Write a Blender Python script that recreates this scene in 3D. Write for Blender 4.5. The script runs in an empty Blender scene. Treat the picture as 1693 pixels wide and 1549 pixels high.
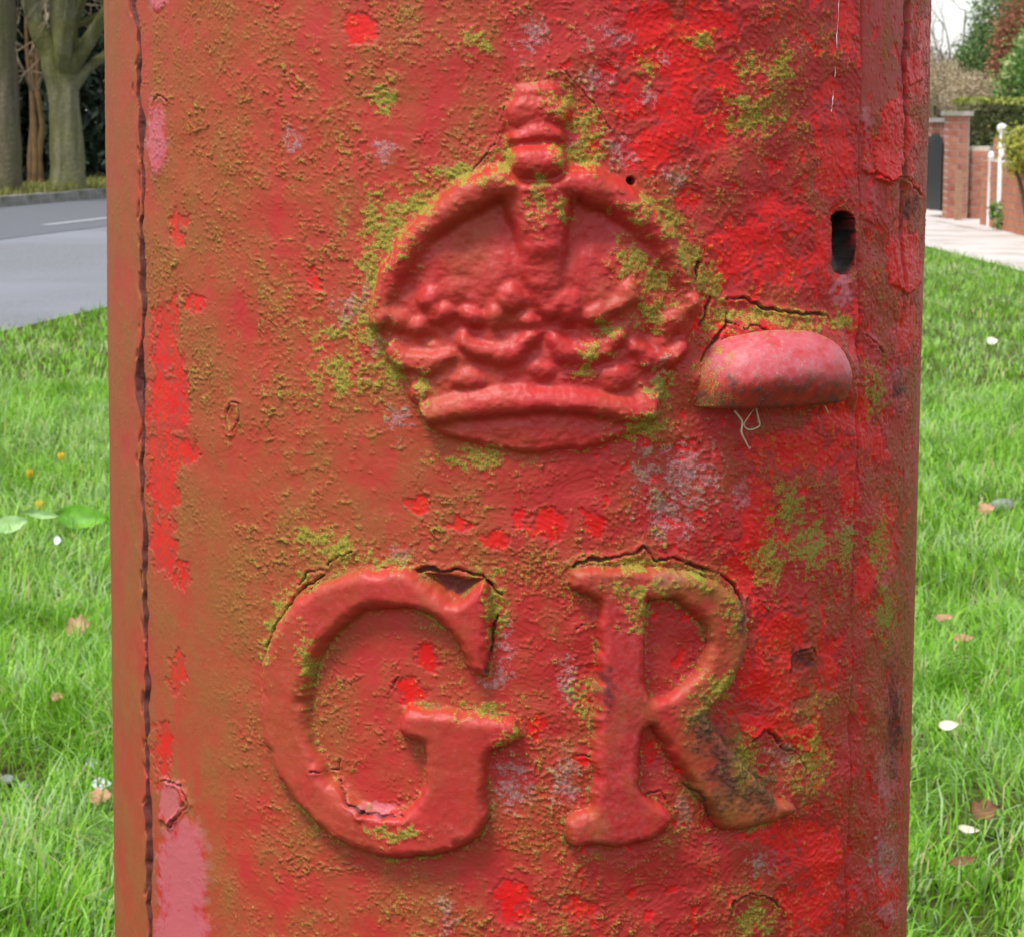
import bpy, math, random
import numpy as np
from mathutils import Matrix, Vector

random.seed(7)
RNG = np.random.RandomState(11)
scene = bpy.context.scene
COL = scene.collection

# ------------------------------------------------------------------ camera
F = 4530.0                     # focal length in photo pixels (1693 wide)
PH_W, PH_H = 1693.0, 1549.0
CAM = np.array([-0.0013, -1.322, 1.10])
PITCH = math.atan(584.0 / F)
ROLL = math.radians(0.40)
fwd = np.array([0.0, math.cos(PITCH), -math.sin(PITCH)])
r0 = np.array([1.0, 0.0, 0.0])
u0 = np.array([0.0, math.sin(PITCH), math.cos(PITCH)])
rgt = math.cos(ROLL) * r0 + math.sin(ROLL) * u0
upv = math.cos(ROLL) * u0 - math.sin(ROLL) * r0
cam_data = bpy.data.cameras.new('camera')
cam = bpy.data.objects.new('camera', cam_data)
COL.objects.link(cam)
M = Matrix.Identity(4)
for i in range(3):
    M[i][0], M[i][1], M[i][2], M[i][3] = rgt[i], upv[i], -fwd[i], CAM[i]
cam.matrix_world = M
cam_data.sensor_fit = 'HORIZONTAL'
cam_data.sensor_width = 36.0
cam_data.lens = F / PH_W * 36.0
cam_data.clip_start = 0.05
cam_data.clip_end = 2000.0
cam_data.dof.use_dof = True
cam_data.dof.focus_distance = 1.15
cam_data.dof.aperture_fstop = 78.0
scene.camera = cam

# ------------------------------------------------------------------ sky, sun, exposure
SUN_EL, SUN_AZ = math.radians(64), math.radians(222)     # azimuth clockwise from +Y
world = bpy.data.worlds.new("World")
scene.world = world
world.use_nodes = True
wn, wl = world.node_tree.nodes, world.node_tree.links
wn.clear()
sky = wn.new('ShaderNodeTexSky')
sky.sky_type = 'NISHITA'
sky.sun_disc = False
sky.sun_elevation = SUN_EL
sky.sun_rotation = SUN_AZ
sky.air_density = 1.0
sky.dust_density = 1.0
sky.ozone_density = 1.0
hs = wn.new('ShaderNodeHueSaturation')
hs.inputs['Saturation'].default_value = 0.30
bg = wn.new('ShaderNodeBackground')
bg.inputs['Strength'].default_value = 0.115
wo = wn.new('ShaderNodeOutputWorld')
wl.new(sky.outputs[0], hs.inputs['Color'])
wl.new(hs.outputs[0], bg.inputs['Color'])
wl.new(bg.outputs[0], wo.inputs['Surface'])
sd = bpy.data.lights.new('sun', 'SUN')
sd.energy = 2.0
sd.angle = math.radians(16)
sd.color = (1.0, 0.97, 0.93)
so = bpy.data.objects.new('sun', sd)
COL.objects.link(so)
sdir = Vector((math.sin(SUN_AZ) * math.cos(SUN_EL), math.cos(SUN_AZ) * math.cos(SUN_EL), math.sin(SUN_EL)))
so.rotation_euler = sdir.to_track_quat('Z', 'Y').to_euler()
so.location = sdir * 20
scene.view_settings.view_transform = 'Standard'
scene.view_settings.look = 'None'
scene.view_settings.gamma = 1.0
scene.view_settings.exposure = 1.0
scene.view_settings.use_curve_mapping = False
scene.render.engine = 'CYCLES'


# ------------------------------------------------------------------ helpers
def project(P):
    d = P - CAM
    z = d @ fwd
    return PH_W / 2 + F * (d @ rgt) / z, PH_H / 2 - F * (d @ upv) / z


def ray(px, py):
    return fwd + rgt * ((px - PH_W / 2) / F) - upv * ((py - PH_H / 2) / F)


def at(px, py, d):
    """world point seen at photo pixel px,py at horizontal distance d ahead of the camera"""
    r = ray(px, py)
    return CAM + r * (d / r[1])


def ground(px, py):
    r = ray(px, py)
    return CAM + r * (-CAM[2] / r[2])


def lin(r, g, b):
    f = lambda c: c / 12.92 if c <= 0.04045 else ((c + 0.055) / 1.055) ** 2.4
    return (f(r / 255), f(g / 255), f(b / 255), 1.0)


_perm = {}


def perlin(x, y, seed=0):
    if seed not in _perm:
        rs = np.random.RandomState(seed * 7 + 3)
        p = rs.permutation(256)
        a = rs.rand(256) * 2 * np.pi
        _perm[seed] = (np.concatenate([p, p]), np.cos(a).astype(np.float32), np.sin(a).astype(np.float32))
    p, gx, gy = _perm[seed]
    xf, yf = np.floor(x), np.floor(y)
    xi, yi = xf.astype(np.int32) & 255, yf.astype(np.int32) & 255
    x, y = (x - xf).astype(np.float32), (y - yf).astype(np.float32)
    u = x * x * x * (x * (x * 6 - 15) + 10)
    v = y * y * y * (y * (y * 6 - 15) + 10)
    x1, y1 = (xi + 1) & 255, (yi + 1) & 255

    def g(ix, iy, dx, dy):
        h = p[p[ix] + iy]
        return gx[h] * dx + gy[h] * dy
    a = g(xi, yi, x, y)
    b = g(x1, yi, x - 1, y)
    c = g(xi, y1, x, y - 1)
    d = g(x1, y1, x - 1, y - 1)
    a = a + u * (b - a)
    c = c + u * (d - c)
    return (a + v * (c - a)) * 1.5


def fbm(x, y, octaves=4, seed=0, gain=0.5):
    s, amp, fr, tot = 0, 1.0, 1.0, 0
    for o in range(octaves):
        s = s + amp * perlin(x * fr + 17.3 * o, y * fr + 5.1 * o, seed + o)
        tot += amp
        amp *= gain
        fr *= 2.03
    return s / tot * 1.4


def sstep(a, b, x):
    t = np.clip((x - a) / (b - a), 0, 1)
    return t * t * (3 - 2 * t)


def link(o, parent=None):
    COL.objects.link(o)
    if parent is not None:
        o.parent = parent
    return o


def mesh_np(name, verts, faces, mat, parent=None, smooth=True, attrs=None):
    """verts (n,3), faces (m,k) with constant k"""
    verts = np.ascontiguousarray(verts, dtype=np.float32)
    faces = np.ascontiguousarray(faces, dtype=np.int32)
    me = bpy.data.meshes.new(name)
    m, k = faces.shape
    me.vertices.add(len(verts))
    me.vertices.foreach_set('co', verts.ravel())
    me.loops.add(m * k)
    me.loops.foreach_set('vertex_index', faces.ravel())
    me.polygons.add(m)
    me.polygons.foreach_set('loop_start', np.arange(0, m * k, k, dtype=np.int32))
    me.polygons.foreach_set('use_smooth', np.full(m, smooth, dtype=bool))
    me.update(calc_edges=True)
    if attrs:
        for an, av in attrs.items():
            a = me.attributes.new(an, 'FLOAT', 'POINT')
            a.data.foreach_set('value', np.ascontiguousarray(av, dtype=np.float32))
    if mat:
        me.materials.append(mat)
    o = bpy.data.objects.new(name, me)
    return link(o, parent)


def poly_obj(name, verts, faces, mat, parent=None, smooth=False):
    me = bpy.data.meshes.new(name)
    me.from_pydata([tuple(map(float, v)) for v in verts], [], faces)
    me.update()
    if smooth:
        for p in me.polygons:
            p.use_smooth = True
    if mat:
        me.materials.append(mat)
    return link(bpy.data.objects.new(name, me), parent)


def empty(name, loc=(0, 0, 0)):
    o = bpy.data.objects.new(name, None)
    o.location = tuple(map(float, loc))
    o.empty_display_size = 0.05
    return link(o)


def tag(o, label=None, cat=None, group=None, kind=None):
    if label: o['label'] = label
    if cat: o['category'] = cat
    if group: o['group'] = group
    if kind: o['kind'] = kind
    return o


def box_data(x0, x1, y0, y1, z0, z1):
    v = [(x, y, z) for x in (x0, x1) for y in (y0, y1) for z in (z0, z1)]
    f = [(0, 1, 3, 2), (4, 6, 7, 5), (0, 4, 5, 1), (2, 3, 7, 6), (0, 2, 6, 4), (1, 5, 7, 3)]
    return v, f


def tube_arrays(pts, radii, seg=8):
    pts = [Vector(map(float, p)) for p in pts]
    n = len(pts)
    V, Fc = [], []
    ref = Vector((0.31, 0.87, 0.22))
    for i, p in enumerate(pts):
        t = (pts[min(i + 1, n - 1)] - pts[max(i - 1, 0)]).normalized()
        a = t.cross(ref)
        if a.length < 1e-3: a = t.cross(Vector((1, 0, 0)))
        a.normalize()
        b = t.cross(a)
        for k in range(seg):
            an = 2 * math.pi * k / seg
            V.append(p + (a * math.cos(an) + b * math.sin(an)) * radii[i])
    for i in range(n - 1):
        for k in range(seg):
            k2 = (k + 1) % seg
            Fc.append((i * seg + k, i * seg + k2, (i + 1) * seg + k2, (i + 1) * seg + k))
    return np.array([tuple(v) for v in V]), np.array(Fc)


class MB:
    def __init__(self): self.v, self.f, self.n = [], [], 0
    def add(self, V, Fc):
        V = np.asarray(V, float); Fc = np.asarray(Fc, int)
        self.v.append(V); self.f.append(Fc + self.n); self.n += len(V)
    def tube(self, pts, radii, seg=8): self.add(*tube_arrays(pts, radii, seg))
    def box(self, *a): self.add(*box_data(*a))
    def build(self, name, mat, parent=None, smooth=True):
        return mesh_np(name, np.concatenate(self.v), np.concatenate(self.f), mat, parent, smooth)


# ------------------------------------------------------------------ materials
def new_mat(name):
    m = bpy.data.materials.new(name)
    m.use_nodes = True
    nt = m.node_tree
    return m, nt, nt.nodes['Principled BSDF']


def N(nt, t, **kw):
    n = nt.nodes.new(t)
    for k, v in kw.items():
        setattr(n, k, v)
    return n


def noise(nt, scale, detail=4, rough=0.55, vec=None, dist=0.0):
    n = N(nt, 'ShaderNodeTexNoise')
    n.inputs['Scale'].default_value = scale
    n.inputs['Detail'].default_value = detail
    n.inputs['Roughness'].default_value = rough
    n.inputs['Distortion'].default_value = dist
    if vec is None:
        tc = nt.nodes.get('TC') or N(nt, 'ShaderNodeTexCoord', name='TC')
        vec = tc.outputs['Object']
    nt.links.new(vec, n.inputs['Vector'])
    return n.outputs['Fac']


def maprange(nt, v, a, b, c=0.0, d=1.0, smooth=False):
    n = N(nt, 'ShaderNodeMapRange')
    if smooth: n.interpolation_type = 'SMOOTHSTEP'
    nt.links.new(v, n.inputs['Value'])
    for k, x in zip(('From Min', 'From Max', 'To Min', 'To Max'), (a, b, c, d)):
        n.inputs[k].default_value = x
    return n.outputs[0]


def mathn(nt, op, a, b):
    n = N(nt, 'ShaderNodeMath', operation=op)
    for i, x in enumerate((a, b)):
        if isinstance(x, (int, float)): n.inputs[i].default_value = x
        else: nt.links.new(x, n.inputs[i])
    return n.outputs[0]


def mix(nt, fac, a, b, mode='MIX'):
    n = N(nt, 'ShaderNodeMix', data_type='RGBA', blend_type=mode)
    for s, x in ((n.inputs[0], fac), (n.inputs[6], a), (n.inputs[7], b)):
        if isinstance(x, (int, float)): s.default_value = x
        elif isinstance(x, tuple): s.default_value = x
        else: nt.links.new(x, s)
    return n.outputs[2]


def attr(nt, name):
    return N(nt, 'ShaderNodeAttribute', attribute_name=name).outputs['Fac']


def bump(nt, bsdf, h, strength=0.3, dist=0.001):
    b = N(nt, 'ShaderNodeBump')
    b.inputs['Strength'].default_value = strength
    b.inputs['Distance'].default_value = dist
    nt.links.new(h, b.inputs['Height'])
    nt.links.new(b.outputs[0], bsdf.inputs['Normal'])


def simple_mat(name, c1, c2, scale=20, rough=0.8, bstr=0.0, bscale=60, bdist=0.005, c3=None, s3=3, spec=0.3):
    m, nt, b = new_mat(name)
    f = maprange(nt, noise(nt, scale, 5), 0.32, 0.68)
    c = mix(nt, f, c1, c2)
    if c3:
        c = mix(nt, maprange(nt, noise(nt, s3, 4), 0.45, 0.65), c, c3)
    nt.links.new(c, b.inputs['Base Color'])
    b.inputs['Roughness'].default_value = rough
    b.inputs['Specular IOR Level'].default_value = spec
    if bstr: bump(nt, b, noise(nt, bscale, 6, 0.65), bstr, bdist)
    return m


def leaf_mat(name, cols, rough=0.55, transl=0.0):
    """colour per leaf from the 'tint' attribute"""
    m, nt, b = new_mat(name)
    r = N(nt, 'ShaderNodeValToRGB')
    els = r.color_ramp.elements
    while len(els) < len(cols): els.new(0.5)
    for i, c in enumerate(cols):
        els[i].position = i / max(1, len(cols) - 1)
        els[i].color = c
    nt.links.new(attr(nt, 'tint'), r.inputs[0])
    nt.links.new(r.outputs[0], b.inputs['Base Color'])
    b.inputs['Roughness'].default_value = rough
    b.inputs['Specular IOR Level'].default_value = 0.3
    if transl:
        tr = N(nt, 'ShaderNodeBsdfTranslucent')
        nt.links.new(r.outputs[0], tr.inputs['Color'])
        ms = N(nt, 'ShaderNodeMixShader')
        ms.inputs[0].default_value = transl
        out = nt.nodes['Material Output']
        nt.links.new(b.outputs[0], ms.inputs[1]); nt.links.new(tr.outputs[0], ms.inputs[2])
        nt.links.new(ms.outputs[0], out.inputs['Surface'])
    return m


def paint_material():
    m, nt, b = new_mat('weathered_red_paint')
    fine = noise(nt, 1500, 3, 0.6)
    mid = noise(nt, 420, 4, 0.6)
    big = noise(nt, 45, 4, 0.6)
    A = {k: attr(nt, k) for k in ('deep', 'bright', 'algae', 'moss', 'lichen', 'pink', 'grime_shade', 'bare', 'metal')}
    col = mix(nt, A['deep'], lin(186, 50, 44), lin(176, 24, 32))
    col = mix(nt, maprange(nt, big, 0.35, 0.7, 0.0, 0.5), col, lin(188, 44, 50))
    col = mix(nt, maprange(nt, fine, 0.3, 0.7, 0.0, 0.30), col, lin(150, 44, 42))
    # chalky pink for undercoat and painted sheen, fresh red under the flaked skin
    pk = maprange(nt, mathn(nt, 'ADD', A['pink'], mathn(nt, 'MULTIPLY', mathn(nt, 'SUBTRACT', mid, 0.5), 0.7)), 0.25, 0.75)
    col = mix(nt, mathn(nt, 'MULTIPLY', pk, 0.8), col, mix(nt, fine, lin(176, 72, 84), lin(206, 120, 130)))
    br = maprange(nt, mathn(nt, 'ADD', A['bright'], mathn(nt, 'MULTIPLY', mathn(nt, 'SUBTRACT', mathn(nt, 'ADD', mathn(nt, 'MULTIPLY', fine, .4), mathn(nt, 'MULTIPLY', mid, .6)), 0.5), 1.0)), 0.40, 0.56)
    col = mix(nt, br, col, mix(nt, mid, lin(224, 20, 18), lin(206, 16, 24)))
    # thin brown-green algae film
    al = maprange(nt, mathn(nt, 'ADD', A['algae'], mathn(nt, 'MULTIPLY', mathn(nt, 'SUBTRACT', fine, 0.5), 0.55)), 0.1, 1.0, 0.0, 0.85)
    col = mix(nt, al, col, mix(nt, mid, lin(132, 82, 34), lin(150, 98, 46)))
    spk = mathn(nt, 'MULTIPLY', maprange(nt, noise(nt, 2300, 2, .5), .55, .70), maprange(nt, A['algae'], .15, .6, .12, .9))
    col = mix(nt, spk, col, lin(108, 84, 30))
    spk2 = mathn(nt, 'MULTIPLY', maprange(nt, noise(nt, 1900, 2, .5), .60, .72), maprange(nt, A['algae'], .2, .8, 0, .5))
    col = mix(nt, spk2, col, lin(190, 132, 84))
    # grey lichen crumbs
    li = maprange(nt, mathn(nt, 'ADD', A['lichen'], mathn(nt, 'MULTIPLY', mathn(nt, 'SUBTRACT', mathn(nt, 'ADD', mathn(nt, 'MULTIPLY', fine, 0.6), mathn(nt, 'MULTIPLY', mid, 0.4)), 0.5), 2.6)), 0.5, 0.95, 0.0, 0.75)
    col = mix(nt, li, col, mix(nt, mid, lin(150, 100, 112), lin(186, 160, 160)))
    # moss
    mo = maprange(nt, mathn(nt, 'ADD', A['moss'], mathn(nt, 'MULTIPLY', mathn(nt, 'SUBTRACT', mathn(nt, 'ADD', mathn(nt, 'MULTIPLY', fine, 0.75), mathn(nt, 'MULTIPLY', mid, 0.25)), 0.5), 2.8)), 0.45, 0.85, 0.0, 0.9)
    mc = mix(nt, maprange(nt, fine, 0.35, 0.65), lin(94, 92, 24), lin(160, 158, 58))
    mc = mix(nt, maprange(nt, big, 0.5, 0.68, 0.0, 0.7), mc, lin(132, 150, 58))
    col = mix(nt, mo, col, mc)
    # dirt with rust, dark edge lines, and shade painted low on the lip
    gr = maprange(nt, mathn(nt, 'ADD', A['grime_shade'], mathn(nt, 'MULTIPLY', mathn(nt, 'SUBTRACT', mid, 0.5), 0.6)), 0.2, 0.9, 0.0, 0.9)
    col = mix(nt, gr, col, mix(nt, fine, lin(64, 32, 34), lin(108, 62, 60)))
    col = mix(nt, A['bare'], col, mix(nt, mid, lin(16, 12, 12), lin(48, 43, 41)))
    col = mix(nt, A['metal'], col, mix(nt, fine, lin(104, 98, 94), lin(150, 144, 138)))
    nt.links.new(col, b.inputs['Base Color'])
    rgh = mathn(nt, 'ADD', 0.36, mathn(nt, 'MULTIPLY', mathn(nt, 'ADD', al, mathn(nt, 'ADD', li, mo)), 0.30))
    rgh = mathn(nt, 'ADD', rgh, mathn(nt, 'MULTIPLY', fine, 0.16))
    nt.links.new(rgh, b.inputs['Roughness'])
    spc = mathn(nt, 'MULTIPLY', mathn(nt, 'SUBTRACT', 1.0, A['bare']), mathn(nt, 'SUBTRACT', 1.0, mathn(nt, 'MULTIPLY', gr, .7)))
    nt.links.new(mathn(nt, 'MULTIPLY', spc, 0.34), b.inputs['Specular IOR Level'])
    bump(nt, b, mathn(nt, 'ADD', fine, mathn(nt, 'MULTIPLY', mid, .5)), 0.22, 0.0005)
    return m


PAINT = paint_material()
#STRUCTURE
# ------------------------------------------------------------------ the setting
MAT_SOIL = simple_mat('lawn_soil', lin(60, 64, 30), lin(88, 104, 42), 14, 0.95, 0.8, 60, 0.02, lin(64, 52, 38), 5, 0.1)
MAT_VERGE = simple_mat('verge_turf', lin(92, 96, 46), lin(120, 114, 62), 12, 0.95, 0.5, 40, 0.02, None, 3, 0.1)
MAT_ROAD = simple_mat('asphalt_worn', lin(96, 98, 103), lin(136, 137, 141), 60, 0.9, 0.3, 120, 0.004, lin(128, 131, 138), .35, .15)
MAT_LANE = simple_mat('asphalt_smooth', lin(84, 87, 92), lin(108, 110, 115), 60, 0.8, 0.3, 120, 0.005)
MAT_PATH = simple_mat('pale_path', lin(184, 177, 172), lin(204, 197, 191), 25, 0.9, 0.3, 90, 0.004, lin(170, 160, 150), 1.5)
MAT_KERB = simple_mat('kerb_concrete', lin(118, 116, 112), lin(150, 146, 140), 30, 0.9, 0.3, 80, 0.004, lin(96, 100, 80), 4)
MAT_WHITE = simple_mat('white_paint', lin(222, 224, 226), lin(236, 236, 236), 8, 0.5)
MAT_MARK = simple_mat('road_paint', lin(150, 152, 156), lin(178, 180, 182), 30, 0.7)


def sheet(name, pts, z, mat):
    return tag(poly_obj(name, [(p[0], p[1], z) for p in pts], [tuple(range(len(pts)))], mat), kind='structure')


def ground_sheet():
    n = 61
    xs = np.sign(np.linspace(-1, 1, n)) * np.abs(np.linspace(-1, 1, n)) ** 3 * 600
    X, Y = np.meshgrid(xs, xs + 10)
    V = np.stack([X, Y, np.zeros_like(X)], -1).reshape(-1, 3)
    I = np.arange(n * n).reshape(n, n)
    Fc = np.stack([I[:-1, :-1], I[:-1, 1:], I[1:, 1:], I[1:, :-1]], -1).reshape(-1, 4)
    return tag(mesh_np('ground', V, Fc, MAT_SOIL), kind='structure')


ground_sheet()
# the road runs away from the viewer on the left, leaning to the right
RX = lambda d: -2.31 + 0.145 * (d - 15.5)            # near edge of the road against the lawn, by distance
KX = lambda d: -5.62 + 0.175 * (d - 33.0)            # far kerb
LX = lambda d: -4.02 + 0.165 * (d - 26.0)            # edge between the pale and the smooth asphalt
ds = [-30, 0, 6, 10, 12, 14, 16, 20, 25, 30, 40, 60, 90]
Y = lambda d: d + CAM[1]
edge_n = [(RX(d) - (0.25 if d < 12 else 0.0), Y(d)) for d in ds]
edge_m = [(LX(d), Y(d)) for d in ds]
edge_f = [(KX(d), Y(d)) for d in ds]
sheet('road', edge_n + [(p[0] - 0.02, p[1]) for p in edge_f[::-1]], 0.004, MAT_ROAD)
sheet('road_lane', edge_m + [(p[0] - 0.02, p[1]) for p in edge_f[::-1]], 0.008, MAT_LANE)
for k in range(9):
    d0 = 18.2 + k * 4.2
    q = []
    for d, s in ((d0, -1), (d0, 1), (d0 + 2.0, 1), (d0 + 2.0, -1)):
        q.append((LX(d) - 0.62 + s * 0.05, Y(d)))
    tag(poly_obj('lane_dash', [(a, b, 0.012) for a, b in q], [(0, 1, 2, 3)], MAT_MARK), kind='structure')
# kerb stones on the far side, each its own piece
kerb = empty('kerb', (0, 0, 0))
tag(kerb, kind='structure')
kv, kf = box_data(-0.15, 0.0, 0.018, 0.892, -0.05, 0.125)
kme = bpy.data.meshes.new('kerb_stone')
kme.from_pydata([(x - (0.02 if (z > 0 and x == 0) else 0), y, z) for x, y, z in kv], [], kf)
kme.materials.append(MAT_KERB)
d = 18.0
while d < 62:
    o = bpy.data.objects.new('kerb_stone', kme)
    o.location = (KX(d), Y(d), random.uniform(-.006, .006))
    o.rotation_euler = (0, 0, -math.atan(0.175) + random.uniform(-.006, .006))
    link(o, kerb)
    d += 0.91 * math.cos(math.atan(0.175))
vg = [(KX(d) - 0.15, Y(d)) for d in ds] + [(KX(d) - 1.6, Y(d)) for d in ds[::-1]]
sheet('verge', vg, 0.10, MAT_VERGE)
# pale footpath on the right
PX1 = lambda d: 3.62 - 0.035 * (d - 21.5)
PX2 = lambda d: 4.95 - 0.03 * (d - 26.0)
sheet('footpath', [(PX1(d), Y(d)) for d in ds] + [(PX2(d) + 0.3, Y(d)) for d in ds[::-1]], 0.006, MAT_PATH)
sheet('driveway', [(4.6, Y(26.9)), (8.5, Y(26.9)), (8.5, Y(29.3)), (4.5, Y(29.4))], 0.010, MAT_PATH)

#BOX
# ------------------------------------------------------------------ pillar box
RAD = 0.195
NR, NC = 900, 900
Z0, Z1 = 0.690, 1.166
PHI_MAX = math.radians(88)
s = np.linspace(-1, 1, NC)
phi = 0.5 * s * PHI_MAX + 0.5 * np.arcsin(s * math.sin(PHI_MAX))
zz = np.linspace(Z1, Z0, NR)
PHI, ZZ = np.meshgrid(phi, zz)
P = np.stack([RAD * np.sin(PHI), -RAD * np.cos(PHI), ZZ], -1)
PX, PY = project(P)
PX = PX.astype(np.float32); PY = PY.astype(np.float32)
# real lengths on the surface, in photo pixels at the front (for grain that does not stretch)
SX = (PHI * RAD * 4020).astype(np.float32); SY = (-ZZ * 4020).astype(np.float32)


def px_phi(px, py):
    """surface angle and height seen at a photo pixel"""
    r = ray(px, py)
    a = r[0] ** 2 + r[1] ** 2
    b = 2 * (r[0] * CAM[0] + r[1] * CAM[1])
    c = CAM[0] ** 2 + CAM[1] ** 2 - RAD ** 2
    t = (-b - math.sqrt(max(0, b * b - 4 * a * c))) / (2 * a)
    p = CAM + r * t
    return math.atan2(p[0], -p[1]), p[2]


def surf(ph, z, h=0.0):
    return np.array([(RAD + h) * math.sin(ph), -(RAD + h) * math.cos(ph), z])


def region(x0, x1, y0, y1):
    return (PX > x0) & (PX < x1) & (PY > y0) & (PY < y1)


WXN = fbm(SX / 46, SY / 46, 3, 40); WYN = fbm(SX / 46, SY / 46, 3, 50)
WX = PX + 5 * WXN
WY = PY + 5 * WYN


def poly_sdf(pts, mask):
    """signed distance in photo pixels, positive inside"""
    x, y = WX[mask], WY[mask]
    pts = np.asarray(pts, np.float32)
    dmin = np.full(x.shape, 1e9, np.float32)
    inside = np.zeros(x.shape, bool)
    for (ax, ay), (bx, by) in zip(pts, np.roll(pts, -1, 0)):
        ex, ey = bx - ax, by - ay
        t = np.clip(((x - ax) * ex + (y - ay) * ey) / (ex * ex + ey * ey + 1e-9), 0, 1)
        dmin = np.minimum(dmin, (x - ax - t * ex) ** 2 + (y - ay - t * ey) ** 2)
        c = ((ay > y) != (by > y)) & (x < (bx - ax) * (y - ay) / (by - ay + 1e-9) + ax)
        inside ^= c
    return np.where(inside, 1, -1) * np.sqrt(dmin)


def line_dist(pts, mask, warp=1.0, radii=None):
    """distance to a polyline; with radii, distance over the local radius"""
    x = PX[mask] + 5 * warp * WXN[mask]; y = PY[mask] + 5 * warp * WYN[mask]
    best = np.full(x.shape, 1e9, np.float32)
    for i in range(len(pts) - 1):
        (ax, ay), (bx, by) = pts[i], pts[i + 1]
        ex, ey = bx - ax, by - ay
        t = np.clip(((x - ax) * ex + (y - ay) * ey) / (ex * ex + ey * ey + 1e-9), 0, 1)
        dd = np.sqrt((x - ax - t * ex) ** 2 + (y - ay - t * ey) ** 2)
        if radii is not None:
            dd = dd / (radii[i] + t * (radii[i + 1] - radii[i]))
        best = np.minimum(best, dd)
    return best


def smooth_poly(pts, it=2):
    """Chaikin corner cutting"""
    p = np.asarray(pts, float)
    for _ in range(it):
        q = np.roll(p, -1, 0)
        p = np.stack([0.84 * p + 0.16 * q, 0.16 * p + 0.84 * q], 1).reshape(-1, 2)
    return p


def zc(pts, ox, oy, sc):
    return [(ox + x / sc, oy + y / sc) for x, y in pts]


H = np.zeros((NR, NC), np.float32)                    # relief in millimetres
LAB = np.zeros((NR, NC), np.int16)                    # which part a spot belongs to
LABELS = {0: ('door', None)}

n_a = fbm(SX / 150, SY / 150, 4, 1)
n_b = fbm(SX / 60, SY / 60, 4, 11)
n_c = fbm(SX / 26, SY / 20, 3, 21)
n_d = fbm(SX / 9, SY / 8, 3, 31)
H += 0.25 * n_a + 0.10 * n_b

# ---- letters
G = [(1040, 240), (1068, 330), (1068, 480), (1055, 655), (985, 645), (940, 545), (880, 445), (790, 385), (680, 366), (560, 378),
     (470, 422), (390, 505), (330, 605), (302, 720), (302, 850), (326, 970), (380, 1075), (450, 1155), (530, 1208), (620, 1238),
     (700, 1236), (762, 1190), (788, 1100), (792, 1000), (776, 945), (700, 925), (676, 872), (690, 806), (770, 785), (1000, 822),
     (1170, 832), (1195, 895), (1150, 945), (1072, 975), (1054, 1050), (1050, 1280), (1010, 1345), (900, 1402), (760, 1435),
     (620, 1432), (480, 1392), (340, 1292), (222, 1170), (150, 1030), (110, 900), (104, 780), (116, 600), (160, 450), (240, 340),
     (350, 262), (470, 216), (600, 203), (720, 206), (800, 262), (905, 345), (960, 320)]
G = smooth_poly(zc(G, 400, 860, 2.582), 2)
Rr = [(170, 200), (300, 190), (480, 198), (640, 208), (760, 248), (850, 310), (892, 400), (896, 520), (872, 620), (830, 700),
      (770, 770), (728, 806), (752, 860), (800, 940), (880, 1030), (960, 1120), (1035, 1180), (1092, 1186), (1100, 1240),
      (1020, 1282), (900, 1312), (820, 1322), (772, 1292), (730, 1220), (650, 1112), (590, 1022), (535, 930), (492, 872), (462, 900),
      (452, 1000), (444, 1140), (484, 1180), (562, 1206), (584, 1270), (552, 1332), (430, 1370), (300, 1382), (160, 1388),
      (138, 1340), (144, 1270), (190, 1240), (250, 1218), (260, 1100), (250, 950), (265, 800), (280, 600), (275, 450), (270, 335),
      (200, 312), (158, 270)]
Rr = smooth_poly(zc(Rr, 880, 860, 2.582), 2)
Rc = smooth_poly(zc([(475, 340), (580, 335), (660, 372), (715, 440), (738, 520), (705, 620), (625, 700), (560, 742), (482, 748), (470, 600),
      (470, 450)], 880, 860, 2.582), 2)


def relief(d, height, w):
    t = np.clip(d / w, 0, 1)
    return height * np.sqrt(np.clip(1 - (1 - t) ** 2.2, 0, 1)) + np.where(d < 0, 0.55 * np.clip(1 + d / 9, 0, 1) ** 2, 0.55)


def put_letter(idx, name, outer, holes, bb, height, w):
    m = region(*bb)
    d = poly_sdf(outer, m)
    for hpts in holes:
        d = np.minimum(d, -poly_sdf(hpts, m))
    d = d + 1.6 * n_c[m]
    H[m] += relief(d, height, w) + np.where(d > 0, 0.35 * n_b[m], 0)
    lm = LAB[m]; lm[d > -3] = idx; LAB[m] = lm
    LABELS[idx] = (name, None)
    D = np.full((NR, NC), -99, np.float32); D[m] = d
    return D


DG = put_letter(1, 'letter_g', G, [], (390, 930, 860, 1470), 7.4, 21)
DR = put_letter(2, 'letter_r', Rr, [Rc], (880, 1370, 860, 1460), 6.6, 18)

# ---- crown
CZ = lambda pts: zc(pts, 560, 90, 2.2456)
cap_poly = smooth_poly(CZ([(625, 425), (500, 462), (395, 515), (295, 598), (215, 700), (155, 830), (118, 930), (130, 995), (172, 1070), (215, 1130),
      (262, 1200), (280, 1275), (312, 1330), (350, 1388), (430, 1425), (570, 1462), (740, 1474), (930, 1455), (1090, 1405), (1180, 1362),
      (1192, 1262), (1232, 1150), (1292, 1060), (1334, 980), (1334, 895), (1292, 800), (1240, 700), (1170, 600), (1090, 525), (980, 455), (860, 425)]), 2)
cm = region(540, 1260, 90, 800)
dcap = poly_sdf(cap_poly, cm) + 1.5 * n_c[cm]
HC = np.where(dcap < 0, 0.55 * np.clip(1 + dcap / 9, 0, 1) ** 2, 0)
cl = np.where(dcap > -3, 10, 0).astype(np.int16)
LABELS[10] = ('cap', 'crown')
XM, YM = WX[cm], WY[cm]
S_ = 2.2456


def stroke_q(pts, radii, warp=1.0):
    return line_dist(CZ(pts), cm, warp, [r / S_ for r in radii])


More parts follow.
